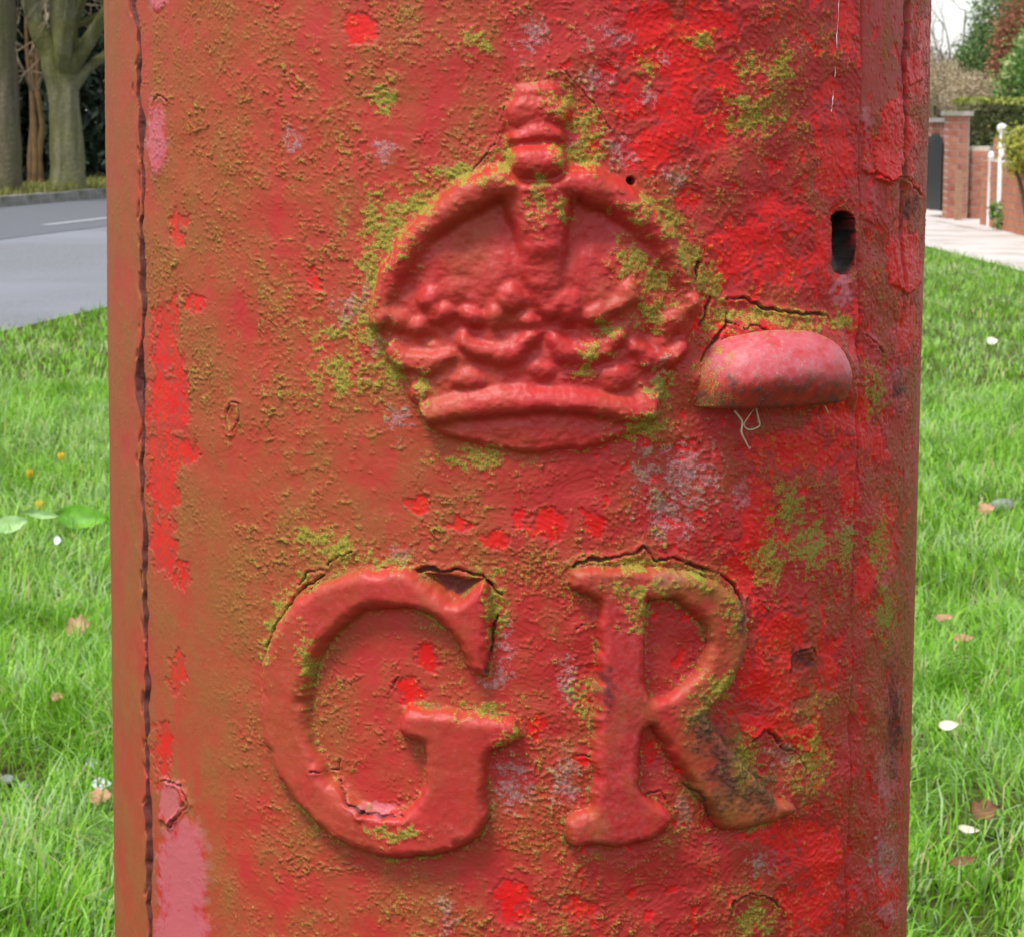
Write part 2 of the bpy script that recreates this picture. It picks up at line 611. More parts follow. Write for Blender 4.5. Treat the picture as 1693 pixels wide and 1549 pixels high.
def rise(q, lo, hi, p_=2.0):
    """absolute height of a rounded bar: hi on its crest, lo at its foot"""
    return lo + (hi - lo) * np.sqrt(np.clip(1 - np.clip(q, 0, 1) ** p_, 0, 1))


arch_l = [(640, 482), (570, 484), (478, 528), (385, 600), (295, 690), (222, 795), (175, 905), (160, 985)]
arch_r = [(840, 480), (912, 482), (1005, 520), (1100, 590), (1185, 685), (1248, 800), (1288, 920)]
stem = [(740, 510), (741, 550), (744, 610), (750, 700), (758, 800), (768, 890), (780, 960)]
ql = stroke_q(arch_l, [54, 68, 66, 60, 54, 50, 46, 40])
qr = stroke_q(arch_r, [54, 70, 70, 64, 57, 50, 42])
qs = stroke_q(stem, [150, 124, 98, 92, 86, 70, 30])
near = np.minimum(np.minimum(ql * 44, qr * 46), qs * 84 - 30)          # distance in zoomed pixels
xz0, yz0 = (XM - 560) * S_, (YM - 90) * S_
hol = np.minimum(np.hypot((xz0 - 590) * .8, yz0 - 575), np.hypot((xz0 - 908) * .8, yz0 - 585))
cap_h = 0.2 + 4.6 * sstep(30, 270, hol + 14 * n_b[cm]) * sstep(1010, 900, yz0)
cap_h = cap_h - 2.2 * np.exp(-((xz0 - 262) / 55) ** 2 - ((yz0 - 850) / 90) ** 2) - 1.4 * np.exp(-((xz0 - 1190) / 60) ** 2 - ((yz0 - 850) / 90) ** 2)
cap_h = cap_h + 2.9 * sstep(900, 1010, (YM - 90) * S_) + 0.5 * n_b[cm]
dd_in = np.clip(dcap / 16, 0, 1)
HC = np.where(dcap > 0, HC + 0.55 + (cap_h - 0.55) * np.sqrt(np.clip(1 - (1 - dd_in) ** 2, 0, 1)), HC)


def put(idx, name, q, lo, hi, p_=2.0, edge_=1.0, grow_=1.0):
    global HC, cl
    top = rise(q, lo, hi, p_)
    m_ = q < edge_
    HC = np.where(m_, np.maximum(HC, top), HC)
    cl = np.where(m_ & (top >= HC - 1e-4), idx, cl).astype(np.int16)
    LABELS[idx] = (name, 'crown')


def add_blob(idx, name, x, y, rx, ry, height, rot=0.0):
    global HC, cl
    bx, by = 560 + x / S_, 90 + y / S_
    c, s_ = math.cos(rot), math.sin(rot)
    u = ((XM - bx) * c + (YM - by) * s_) / (rx / S_)
    v = (-(XM - bx) * s_ + (YM - by) * c) / (ry / S_)
    q = np.hypot(u, v)
    if height > 0:
        HC = HC + height * np.sqrt(np.clip(1 - np.clip(q, 0, 1) ** 2, 0, 1))
    else:
        HC = HC + height * np.exp(-2.2 * q * q)
    if idx is not None:
        cl = np.where(q < 0.98, idx, cl).astype(np.int16)
        LABELS[idx] = (name, 'crown')


put(11, 'arch', ql, 1.4, 8.0 + 2.8 * sstep(900, 560, yz0), 2.2)
put(12, 'arch', qr, 1.4, 7.8 + 2.8 * sstep(900, 560, yz0), 2.2)
put(13, 'arch', qs, 2.0, 10.2 - 2.9 * sstep(640, 940, yz0), 2.4)
add_blob(None, '', 735, 560, 90, 60, -1.0)
add_blob(None, '', 735, 720, 74, 26, 0.8)
add_blob(None, '', 756, 845, 70, 24, 0.8)
add_blob(None, '', 740, 775, 60, 18, -0.9)
add_blob(None, '', 590, 590, 34, 50, -1.2, 0.6)
add_blob(None, '', 905, 600, 32, 54, -1.6, -0.6)
# crosses and fleurs-de-lis standing on the rim
k = 20
for (x, y, rx, ry, r_) in [(225, 985, 62, 42, .5), (388, 962, 56, 38, -.3), (304, 1010, 34, 40, 0), (640, 905, 46, 54, .2), (498, 970, 52, 36, .4), (585, 975, 36, 44, 0), (696, 988, 40, 34, .2),
                           (845, 935, 52, 66, .2), (950, 968, 64, 40, -.3), (1066, 888, 38, 48, .2), (1026, 932, 36, 30, -.5), (1235, 985, 64, 50, -.5), (1300, 930, 44, 48, 0), (430, 870, 50, 46, 0), (345, 905, 40, 50, .4)]:
    add_blob(k, 'fleur', x, y, rx, ry, 3.6 if y > 880 else 1.6, r_); k += 1
# scalloped upper rim
for pts_, rad_ in [([(470, 1062), (520, 1100), (590, 1116), (660, 1100), (716, 1052)], [26, 34, 38, 34, 24]), ([(795, 1052), (845, 1098), (912, 1116), (975, 1096), (1030, 1046)], [24, 34, 38, 34, 24]),
                   ([(210, 1100), (262, 1138), (340, 1148), (412, 1110)], [24, 34, 36, 24]), ([(1090, 1082), (1140, 1124), (1205, 1126), (1268, 1078)], [24, 34, 34, 22])]:
    put(k, 'rim_scallop', stroke_q(pts_, [r_ * 1.12 for r_ in rad_], 1.6), 3.0, 6.8, 1.9); k += 1
for (x, y, rx, ry, h) in [(352, 1056, 30, 26, -2.6), (518, 1022, 30, 20, -2.6), (645, 1026, 38, 20, -2.8), (850, 1026, 38, 20, -2.8),
                          (968, 1016, 50, 26, -3.4), (1135, 1040, 50, 30, -2.8), (760, 1060, 40, 40, -1.4), (450, 1030, 30, 40, -1.2)]:
    add_blob(None, '', x, y, rx, ry, h)
for i, (x, y, rx, ry, h) in enumerate([(490, 1206, 62, 42, 3.4), (752, 1172, 54, 34, 2.6), (1022, 1202, 64, 46, 3.4), (306, 1258, 46, 44, 2.8)]):
    add_blob(50 + i, 'pearl', x, y, rx, ry, h)
# headband: crest with a sharp lower edge, then the rim falls back to the door
xz, yz = (XM - 560) * S_, (YM - 90) * S_
ey = np.interp(xz, [300, 340, 430, 540, 700, 850, 980, 1080, 1150, 1200], [1375, 1372, 1352, 1332, 1322, 1328, 1344, 1362, 1352, 1330])
tb = (yz - (ey - 92)) / 92
inx = sstep(285, 330, xz) * sstep(1195, 1140, xz) * (dcap > 0)
crest = 4.4 + 3.9 * np.sin(np.clip(tb, 0, 1) * math.pi * .80) ** 0.9
fall = np.clip(7.4 - 4.3 * sstep(-4, 12, yz - ey) + 0.5 * sstep(14, 60, yz - ey) - .6 * sstep(60, 130, yz - ey), .55, 9)
band = np.where(tb < 0, 0, np.where(tb < 1, crest, fall))
HC = np.where(inx > 0.5, np.where(tb < 1, np.maximum(HC, band), np.minimum(HC * 0 + band, 0.55 + 4.6 * np.sqrt(np.clip(1 - (1 - np.clip(dcap / 20, 0, 1)) ** 2, 0, 1)))), HC)
cl = np.where((inx > .5) & (tb > 0.15) & (dcap > -2), 60, cl).astype(np.int16); LABELS[60] = ('headband', 'crown')
# cross and orb
put(62, 'cross', stroke_q([(676, 300), (800, 296)], [46, 44]), 1.0, 6.6, 2.4)
put(63, 'cross', stroke_q([(684, 222), (800, 216)], [60, 60]), 0.6, 5.4, 3.6)
put(63, 'cross', stroke_q([(694, 156), (786, 152)], [40, 42]), 0.3, 3.6, 2.6)
add_blob(None, '', 650, 286, 62, 16, -3.0, -.35)
add_blob(None, '', 832, 272, 60, 18, -3.0, .35)
dorb = line_dist(CZ([(694, 400), (778, 400)]), cm, 0.6, [68 / S_, 68 / S_])
HC = np.where(dorb < 1.02, 2.4 + 9.4 * np.sqrt(np.clip(1 - np.clip(dorb, 0, 1) ** 2.1, 0, 1)), HC - 2.0 * np.exp(-((dorb - 1.10) / .10) ** 2))
cl = np.where(dorb < 1.0, 61, cl).astype(np.int16); LABELS[61] = ('orb', 'crown')


def soften(field, mask, it):
    tmp = np.zeros((NR, NC), np.float32); tmp[mask] = field
    for _ in range(it):
        tmp[1:-1] = (tmp[:-2] + 2 * tmp[1:-1] + tmp[2:]) / 4
        tmp[:, 1:-1] = (tmp[:, :-2] + 2 * tmp[:, 1:-1] + tmp[:, 2:]) / 4
    return tmp[mask]


HC = soften(HC, cm, 7)
HC += np.where(cl > 0, 0.40 * n_b[cm] + 0.40 * n_c[cm] + .10 * n_d[cm], 0)
H[cm] += HC
lm = LAB[cm]; lm[cl > 0] = cl[cl > 0]; LAB[cm] = lm
DC = np.full((NR, NC), -99, np.float32)
DC[cm] = np.where(cl > 0, np.maximum(dcap, 4), dcap)

# ---- door edges, jambs, keyhole
xl = np.interp(PY, [0, 90, 160, 200, 300, 400, 520, 620, 700, 800, 900, 1000, 1100, 1250, 1400, 1549],
               [222, 231, 230, 235, 236, 235, 238, 232, 237, 236, 241, 240, 243, 244, 247, 249]) + 2.5 * perlin(0 * SX + 3.3, SY / 34, 5) + 0.9 * perlin(0 * SX + 1.7, SY / 24, 6)
gapw = 2.0 + 3.2 * np.clip(perlin(0 * SX + .4, SY / 75, 9) + .30, 0, 1) + 1.5 * np.clip(perlin(0 * SX + 5.4, SY / 22, 19), -.6, 1) + 3.0 * np.exp(-((PY - 620) / 45) ** 2)
gap = 1 - sstep(0.45, 1.0, np.abs(PX - xl) / gapw)
gapdark = (1 - sstep(0.8, 1.5, np.abs(PX - xl) / gapw))
x2 = xl - 5 - 6 * perlin(0 * SX + 8.8, SY / 60, 23)
gap2 = (1 - sstep(.5, 1.3, np.abs(PX - x2) / 1.7)) * sstep(.05, .3, perlin(0 * SX + 4.1, SY / 45, 24))
H -= 1.0 * gap2
gapbreak = sstep(-.55, -.25, fbm(0 * SX + 2.2, SY / 60, 2, 14) + 0.32)
H -= 2.2 * gap * (.25 + .75 * gapbreak)
H += 0.5 * np.exp(-((PX - xl + 8) / 6) ** 2) * (0.6 + perlin(0 * SX + 7.7, SY / 60, 15))
xr = np.interp(PY, [0, 300, 700, 1100, 1549], [1424, 1420, 1416, 1408, 1398]) + 1.5 * perlin(SX / 60, SY / 60, 7)
right = sstep(-1.5, 3.5, PX - xr)
H -= 1.7 * right                                              # the jamb lies behind the door
H -= 1.8 * np.exp(-((PX - xr - 3) / 2.6) ** 2) * (.6 + .4 * sstep(-.3, .2, perlin(0 * SX + 2.9, SY / 60, 44)))
LAB[(PX < xl)] = 70; LABELS[70] = ('door_jamb', None)
LAB[(PX > xr + 2)] = 71; LABELS[71] = ('door_jamb', None)
# seam on the right jamb
xs_ = np.interp(PY, [0, 60, 110, 180, 300, 1549], [1505, 1503, 1500, 1502, 1498, 1482]) + 2 * perlin(SX / 40, SY / 26, 8)
seamv = sstep(700, 250, PY)
H += (1.1 * sstep(-2, 2, PX - xs_) - 1.6 * np.exp(-((PX - xs_) / 2.2) ** 2)) * seamv
# keyhole
kxc = np.interp(PY, [350, 455], [1396, 1397])
kd = np.hypot(PX - kxc, np.maximum(0, np.abs(PY - 402) - 36)) / 15.5
kd = kd + 0.03 * n_c
hole = 1 - sstep(0.92, 1.04, kd)
H -= 2.2 * (1 - sstep(1.0, 2.1, kd)) * sstep(30, -30, PX - 1392)       # dished rim on the door side
H = np.where(hole > 0, H - hole * (7.0 + 14 * sstep(452, 372, PY)), H)
LAB[kd < 1.05] = 72; LABELS[72] = ('keyhole', None)

ml = region(1120, 1450, 470, 720)
ql_ = np.hypot((PX[ml] - 1282) / 150, (PY[ml] - 640) / 122)
H[ml] += 5.0 * (1 - sstep(.72, 1.12, ql_ + .10 * n_b[ml])) * sstep(690, 640, PY[ml])
# ---- cracks where the skin has lifted from the casting
CR = np.zeros((NR, NC), np.float32)


def crack(pts, width, depth, lift=0.0, jag=1.0):
    xs2 = [p[0] for p in pts]; ys2 = [p[1] for p in pts]
    m = region(min(xs2) - 30, max(xs2) + 30, min(ys2) - 30, max(ys2) + 30)
    x = PX[m] + jag * (3.0 * perlin(SX[m] / 17, SY[m] / 17, 61)); y = PY[m] + jag * (3.0 * perlin(SX[m] / 15, SY[m] / 15, 62))
    best = np.full(x.shape, 1e9, np.float32)
    for (ax, ay), (bx, by) in zip(pts[:-1], pts[1:]):
        ex, ey = bx - ax, by - ay
        t = np.clip(((x - ax) * ex + (y - ay) * ey) / (ex * ex + ey * ey), 0, 1)
        best = np.minimum(best, np.hypot(x - ax - t * ex, y - ay - t * ey))
    w = width * np.clip(0.70 + 1.1 * n_b[m] + .5 * n_c[m], .2, 1.7)
    c = 1 - sstep(0.4, 1.1, best / np.maximum(w, 0.6))
    H[m] += -depth * c + lift * np.exp(-((best - 1.6 * width) / (1.4 * width)) ** 2)
    CR[m] = np.maximum(CR[m], c)


G_ = lambda p: zc(p, 400, 860, 2.582)
R_ = lambda p: zc(p, 880, 860, 2.582)
H_ = lambda p: zc(p, 1100, 300, 3.367)
for pts, w, dp, lf in [
    (G_([(112, 545), (160, 430), (245, 300), (350, 235)]), 3.0, 2.0, .5), (G_([(240, 275), (280, 225), (345, 208)]), 2.4, 1.2, .5),
    (G_([(360, 195), (420, 150), (470, 135)]), 2.2, 1.2, .4), (G_([(755, 214), (800, 205), (860, 222), (930, 210), (1030, 238), (1105, 318)]), 4.0, 2.6, .5),
    (G_([(1090, 400), (1070, 470), (1060, 580), (1040, 640)]), 3.0, 2.0, .3), (G_([(535, 1238), (620, 1250), (705, 1252)]), 4.0, 2.4, .7),
    (G_([(420, 1020), (410, 1065), (330, 1060)]), 2.0, 1.0, .3), (G_([(420, 1110), (470, 1190), (540, 1240)]), 2.4, 1.4, .6),
    (G_([(640, 700), (670, 668), (620, 740)]), 1.6, .7, .3),
    (R_([(172, 192), (240, 165), (330, 165), (420, 142), (480, 115), (520, 172), (610, 160), (700, 200), (790, 222), (850, 262), (890, 340), (900, 415)]), 3.2, 2.0, .7),
    (R_([(190, 460), (215, 445), (262, 436)]), 3.2, 1.6, .4), (R_([(190, 998), (240, 1003)]), 3.0, 1.4, .4), (R_([(476, 1170), (540, 1150), (565, 1190)]), 2.0, .8, .4),
    (R_([(640, 1120), (700, 1150), (780, 1310)]), 2.4, 1.0, .0), (R_([(1140, 560), (1190, 545), (1215, 580)]), 2.6, 1.2, .4),
    (R_([(940, 945), (1010, 895), (1060, 950)]), 2.6, 1.4, .5), (R_([(1060, 970), (1130, 990), (1170, 1060)]), 2.4, 1.2, .4),
    (H_([(190, 1000), (250, 900), (330, 800), (352, 730)]), 3.6, 2.0, .6), (H_([(345, 785), (420, 818), (480, 798), (552, 842)]), 2.8, 1.6, .6),
    (H_([(186, 450), (160, 560)]), 4.0, 2.0, .5), (H_([(250, 650), (222, 740), (190, 800)]), 4.0, 2.2, .5), (H_([(340, 655), (440, 650), (520, 700), (700, 735), (880, 745)]), 3.0, 1.6, 1.0),
    (H_([(895, 740), (915, 800)]), 2.6, 1.4, .4), (H_([(1140, 860), (1180, 900), (1230, 960)]), 2.2, .9, .5),
    ([(380, 668), (372, 690), (378, 716)], 2.0, .8, .5), ([(383, 664), (396, 668), (394, 700), (382, 718)], 1.8, .7, .5),
    ([(252, 178), (262, 158), (276, 168)], 2.0, .8, .4), ([(268, 1290), (300, 1296), (312, 1330), (282, 1366)], 2.0, 1.0, .6),
    ([(1205, 1520), (1212, 1490), (1240, 1478), (1275, 1484), (1298, 1510)], 2.6, 1.2, .5),
    ([(835, 175), (820, 235), (780, 285)], 1.8, .6, .4), ([(925, 110), (985, 175), (1010, 215)], 1.6, .5, .4),
    ([(1452, 286), (1470, 302), (1495, 290)], 2.2, 1.2, .5), ([(1500, 295), (1515, 312), (1525, 324)], 2.2, 1.4, .5), ([(1335, 1075), (1315, 1080), (1308, 1110)], 2.0, 1.0, .4),
]:
    crack(pts, w, dp, lf)
# the pocket at the top of the G where the paint plug is missing
m = region(640, 860, 900, 1040)
dtri = poly_sdf(G_([(770, 225), (880, 235), (1030, 250), (935, 330), (870, 318)]), m)
H[m] -= 3.6 * sstep(-2, 4, dtri)
pit = np.zeros_like(H); pit[m] = sstep(-1, 6, dtri)
# small drilled hole beside the arch
hd = np.hypot(PX - 1043, PY - 300) / 7.5
H -= 8 * (1 - sstep(.7, 1.05, hd))
gapcore = (1 - sstep(.25, .75, np.abs(PX - xl - 1) / gapw)) * (.3 + .7 * gapbreak)
holes = np.maximum(1 - sstep(1.02, 1.14, kd), 1 - sstep(.6, .95, hd))

# ---- fields of wear
BX = PX + 16 * fbm(SX / 30, SY / 30, 4, 241, .6) + 5 * n_d
BY = PY + 16 * fbm(SX / 30, SY / 30, 4, 251, .6) + 5 * fbm(SX / 9, SY / 9, 2, 256)


def blobs(lst, soft=0.6):
    f = np.full((NR, NC), -2.0, np.float32)
    for (x, y, rx, ry) in lst:
        m_ = region(x - 2.2 * rx, x + 2.2 * rx, y - 2.2 * ry, y + 2.2 * ry)
        q = 1 - np.hypot((BX[m_] - x) / (rx + 3), (BY[m_] - y) / (ry + 3))
        f[m_] = np.maximum(f[m_], q)
    return f


flat = 1 - sstep(-4, 6, np.maximum(np.maximum(DG, DR), DC))
wear = n_b * 0.55 + n_c * 0.45 + 0.25 * n_d
bright_list = [(1075, 60, 55, 80), (1130, 105, 60, 80), (1055, 165, 35, 45), (1195, 130, 32, 55), (1085, 250, 60, 42), (1170, 40, 60, 36), (1120, 190, 40, 40), (1180, 215, 40, 30),
    (1385, 265, 34, 95), (1372, 150, 26, 26), (1400, 30, 20, 60), (1285, 345, 26, 26), (1240, 392, 66, 34), (1290, 440, 75, 35), (1205, 440, 40, 40), (1320, 365, 18, 26),
    (1365, 420, 20, 60), (600, 50, 30, 22), (585, 42, 12, 12), (295, 380, 10, 38), (275, 560, 18, 70), (270, 690, 26, 80), (300, 655, 12, 60), (268, 800, 22, 60), (270, 900, 20, 50),
    (300, 745, 22, 25), (292, 1120, 10, 38), (268, 1240, 15, 50), (520, 458, 8, 16), (322, 500, 12, 14), (300, 950, 12, 20), (1250, 850, 38, 115), (1330, 745, 85, 40), (1230, 960, 30, 60), (1290, 1050, 50, 56),
    (1265, 1130, 60, 46), (1280, 1200, 55, 30), (1345, 1235, 28, 46), (1370, 1100, 22, 50), (1135, 742, 26, 18), (705, 1090, 20, 20), (678, 1142, 32, 20), (905, 870, 36, 22), (820, 890, 24, 16),
    (985, 862, 22, 24), (690, 830, 16, 14), (845, 1485, 30, 46), (965, 1500, 34, 20), (1355, 1420, 62, 80), (1290, 1385, 30, 36), (1330, 1500, 60, 46), (1495, 430, 28, 60), (1505, 545, 20, 60),
    (1412, 560, 14, 60), (1430, 705, 22, 80), (1470, 880, 20, 70), (1440, 960, 16, 50), (1470, 1480, 26, 50), (1405, 820, 20, 60), (1455, 740, 16, 40), (1518, 130, 14, 50), (1495, 230, 30, 55), (1530, 60, 10, 40),
    (940, 195, 16, 12), (975, 250, 14, 20), (1150, 520, 12, 30), (1105, 860, 20, 12), (735, 520, 10, 10), (890, 1200, 18, 18), (860, 860, 14, 10), (1075, 1250, 14, 24), (1140, 330, 22, 20), (760, 870, 20, 10),
    (1255, 640, 70, 26), (1370, 690, 40, 30)]
fb = blobs(bright_list)
xs01 = np.clip((PX - 750) / 550, 0, 1)
mott = fbm(SX / 13, SY / 17, 3, 261)
BR = (0.62 + .38 * sstep(-.45, .1, mott)) * sstep(-0.12, 0.6, fb + 1.0 * wear + .25 * mott)
BR = np.where(PX < 420, BR * (.50 + .50 * sstep(-.25, .20, mott + .5 * n_b)), BR)
rand_b = sstep(0.30, 0.52, fbm(SX / 34, SY / 40, 4, 71) + 0.17 * xs01 - 0.17) * (0.3 + 0.7 * xs01) * sstep(650, 950, PX + 160 * n_a)
BR = np.maximum(BR, rand_b)
BR *= np.where(np.maximum(np.maximum(DG, DC), -99) > 4, 0.25, 1) * (1 - .5 * sstep(0, 5, DR))
BR *= 1 - holes
# flaked-off skin leaves a shallow step
step = np.maximum(sstep(-.02, .12, fb + .8 * (n_b * .55 + n_c * .45)), sstep(.4, .6, rand_b)) * flat
H -= 0.40 * step
H += 0.22 * np.exp(-((step - .12) / .12) ** 2) * (step > .01) * sstep(-.2, .2, n_c)

calm = 1 - .88 * right * sstep(210, 150, PY + 30 * n_b) * sstep(4, -4, PX - xs_ + 4) - .7 * (PX < xl - 4)
FLK = np.zeros_like(H)
for pts_, amp_, br_ in [([(1466, 176), (1488, 162), (1503, 164), (1502, 215), (1496, 268), (1492, 291), (1470, 303), (1452, 297), (1453, 246), (1459, 204)], 1.5, .85),
                        ([(1436, 216), (1450, 224), (1450, 289), (1441, 288), (1430, 281), (1433, 250)], 1.1, .5),
                        ([(1486, 394), (1521, 384), (1525, 470), (1500, 486), (1477, 470), (1474, 440)], 1.2, .8),
                        ([(1438, 350), (1455, 346), (1455, 362), (1444, 374), (1437, 368)], .9, .3),
                        ([(264, 1296), (296, 1290), (310, 1312), (298, 1346), (280, 1364), (264, 1352)], 1.5, .1),
                        ([(1303, 1206), (1338, 1194), (1352, 1222), (1350, 1246), (1326, 1240), (1310, 1232)], .9, .8),
                        ([(1216, 1180), (1256, 1184), (1268, 1202), (1250, 1218), (1226, 1208)], .9, .8),
                        ([(1458, 1498), (1480, 1494), (1486, 1518), (1474, 1532), (1456, 1522)], 1.0, .2),
                        ([(1500, 100), (1524, 84), (1527, 132), (1506, 140)], .8, .6), ([(1430, 560), (1452, 552), (1462, 640), (1448, 690), (1436, 640)], .8, .1),
                        ([(1310, 1078), (1334, 1070), (1346, 1094), (1330, 1112), (1312, 1104)], -.9, 0), ([(1316, 1160), (1338, 1150), (1344, 1196), (1322, 1204)], -.8, 0),
                        ([(1236, 1226), (1262, 1204), (1290, 1222), (1318, 1250), (1300, 1290), (1262, 1280)], -.8, 0), ([(1214, 1500), (1240, 1482), (1280, 1488), (1300, 1520), (1290, 1560), (1216, 1560)], -.7, 0)]:
    xs4 = [p_[0] for p_ in pts_]; ys4 = [p_[1] for p_ in pts_]
    m = region(min(xs4) - 14, max(xs4) + 14, min(ys4) - 14, max(ys4) + 14)
    d_ = poly_sdf(pts_, m) + 1.6 * n_d[m] + 1.2 * n_c[m]
    inn = sstep(-1.2, 1.2, d_)
    ramp = .25 + .75 * np.clip((PY[m] - min(ys4)) / (max(ys4) - min(ys4)), 0, 1) ** 1.5
    H[m] += amp_ * inn * (ramp if amp_ > 0 else 1) + (.25 * inn * np.sin((PX[m] - min(xs4)) / (max(xs4) - min(xs4)) * 3.1) if amp_ > 0 else 0)
    FLK[m] = np.maximum(FLK[m], inn * (.9 if amp_ > 0 else 0))
    BR[m] = np.where(inn > .5, br_ + .12 * n_c[m], BR[m])
# squiggles: short curled lips of the flaking skin
cl_left = sstep(-0.12, 0.40, fbm(SX / 95, SY / 110, 4, 81) + 0.22 * np.exp(-((PX - 545) / 110) ** 2 - ((PY - 300) / 420) ** 2) + .10 * xs01 - .10)
s1 = perlin(SX / 21 + 0.8 * n_b, SY / 15 + 0.8 * n_c, 82)
s2 = perlin(SX / 33 + 0.6 * n_c, SY / 22, 83)
gate1 = sstep(0.0, 0.28, perlin(SX / 24, SY / 24, 84) + 0.10)
gate2 = sstep(0.0, 0.28, perlin(SX / 30, SY / 30, 85) + 0.02)
sq = np.maximum((1 - sstep(0.03, 0.13, np.abs(s1))) * gate1, (1 - sstep(0.02, 0.085, np.abs(s2))) * gate2)
smoothzone = np.maximum(sstep(420, 340, PX) * sstep(700, 1000, PY), 0.0)
sq = sq * cl_left * flat * (1 - smoothzone) * (1 - 0.75 * step) * sstep(252, 275, PX) * sstep(1440, 1400, PX) * calm
H += 0.60 * sq
crumb = sstep(.32, .60, perlin(SX / 4.6, SY / 5.2, 281) + .45 * n_c + .45 * n_a + .2 * n_b - .06 + .08 * xs01) * flat * (1 - .8 * smoothzone) * calm * (1 - .6 * step)
H += .22 * crumb
# plates whose lower edge stands proud
pl = fbm(SX / 105, SY / 80, 3, 91, .34)
fl = pl * 4.5 + 0.5
plates = (np.floor(fl) + sstep(.86, 1.0, fl - np.floor(fl))) / 4.5
H += (0.40 + 0.95 * xs01) * plates * flat * calm * sstep(80, 62, np.abs(np.degrees(PHI))) * (1 - smoothzone)
# crumbly grain on the rough parts
rough = np.clip(0.25 + 0.75 * xs01 + 0.6 * n_a, 0, 1)
H += (0.03 + 0.10 * rough) * calm * sstep(86, 62, np.abs(np.degrees(PHI))) * n_d * (1 - 0.6 * (DG > 4)) * (1 - .5 * (DC > 4))
# thick flaking on the right jamb
jm = right * sstep(-.1, .25, fbm(SX / 70, SY / 110, 4, 95))
H += 0.7 * jm * right * calm * sstep(78, 62, np.abs(np.degrees(PHI)))
LAB_J = (PX > xr + 2)

# moss
moss_list = [(640, 380, 60, 70), (615, 450, 26, 80), (690, 340, 50, 30), (605, 540, 40, 40), (640, 610, 30, 50), (560, 545, 60, 16), (760, 290, 60, 16), (930, 175, 26, 30), (965, 215, 34, 50), (960, 255, 60, 26), (830, 265, 16, 40),
    (1060, 340, 50, 20), (1095, 365, 32, 40), (1130, 420, 36, 40), (1165, 460, 34, 50), (1080, 470, 36, 40), (1075, 520, 30, 34), (1040, 430, 34, 34), (930, 340, 16, 30), (1000, 545, 30, 16), (975, 580, 26, 24), (960, 610, 20, 14),
    (1090, 640, 26, 44), (1060, 705, 50, 24), (1250, 520, 70, 22), (1190, 520, 30, 30), (1385, 535, 26, 20), (1320, 530, 60, 16), (1180, 630, 20, 40), (560, 905, 50, 26), (640, 925, 60, 12), (510, 960, 30, 16), (470, 1010, 18, 40), (450, 1060, 12, 50),
    (520, 890, 44, 24), (790, 70, 20, 22), (635, 160, 22, 24), (1075, 110, 16, 26), (1160, 70, 24, 26), (1240, 190, 60, 40), (1290, 110, 30, 40), (1240, 110, 30, 26), (1040, 930, 60, 14), (1150, 950, 60, 14), (1200, 1010, 16, 40), (1180, 1130, 40, 26),
    (1220, 1260, 40, 50), (1250, 1290, 30, 36), (1150, 1180, 30, 40), (960, 1150, 20, 40), (1270, 930, 34, 50), (1340, 900, 40, 60), (1300, 840, 30, 50), (800, 1170, 40, 14), (845, 1210, 20, 16), (820, 1010, 16, 60), (810, 950, 30, 10),
    (1340, 1260, 36, 60), (1250, 1520, 46, 34), (1460, 900, 22, 60), (1470, 1010, 20, 60), (1450, 650, 20, 50), (380, 700, 10, 22), (660, 1370, 60, 14), (520, 1080, 14, 60), (1040, 970, 60, 12), (790, 760, 70, 20), (700, 640, 20, 40), (1400, 900, 20, 60),
    (640, 180, 14, 20), (560, 620, 50, 50), (890, 330, 14, 50), (1050, 1010, 30, 30)]
fm = blobs(moss_list)
MO = 0.90 * sstep(-0.45, 0.95, fm + 0.75 * n_c + 0.6 * n_d)
MO = np.maximum(MO, 0.5 * sstep(.12, .55, n_c * .6 + n_d * .6 + .35 * n_a) * flat * (1 - smoothzone) * sstep(300, 500, PX))
# rims of the castings hold moss on their upper sides
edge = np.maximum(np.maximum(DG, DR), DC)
rimz = np.exp(-((edge + 4) / 6) ** 2)
MO = np.maximum(MO, 0.80 * rimz * sstep(-0.35, 0.4, n_b + 0.7 * n_d))
MO = np.maximum(MO, 0.78 * sq * sstep(-.4, .2, n_a + .2))
MO = np.maximum(MO, .58 * crumb)
MO *= (1 - holes)
H += 0.55 * MO * np.clip(0.5 + n_d + 0.5 * perlin(SX / 5, SY / 5, 97), 0, 2)

# algae film: broad on the left, in clouds elsewhere
AL = np.interp(PX, [172, 235, 330, 420, 560, 700, 900, 1150, 1400, 1540], [.80, .60, .66, .46, .44, .38, .20, .22, .22, .40])
AL = AL + 0.42 * n_a + 0.28 * fbm(SX / 40, SY / 90, 3, 99) + 0.12 * n_c
AL = AL + 0.35 * np.exp(-((PX - 640) / 150) ** 2 - ((PY - 800) / 110) ** 2) + 0.25 * np.exp(-((PX - 420) / 120) ** 2 - ((PY - 1000) / 260) ** 2)
AL = AL + 0.45 * sq + 0.25 * np.exp(-((PX - 280) / 60) ** 2 - ((PY - 380) / 100) ** 2) + 0.5 * np.clip(blobs([(1220, 1290, 70, 120), (1150, 960, 120, 30), (1340, 1150, 80, 200), (1480, 1000, 60, 300), (1090, 480, 80, 140)]) + .3 * n_b, 0, 1)
AL = np.where(np.maximum(DG, DC) > 3, AL * 0.50 + 0.05, AL)
AL = AL + 0.45 * (DR > 0) * sstep(1060, 1200, PX + 60 * n_b)
AL = np.clip(AL, 0, 1) * (1 - 0.6 * step) * (1 - .7 * FLK) * (1 - holes)

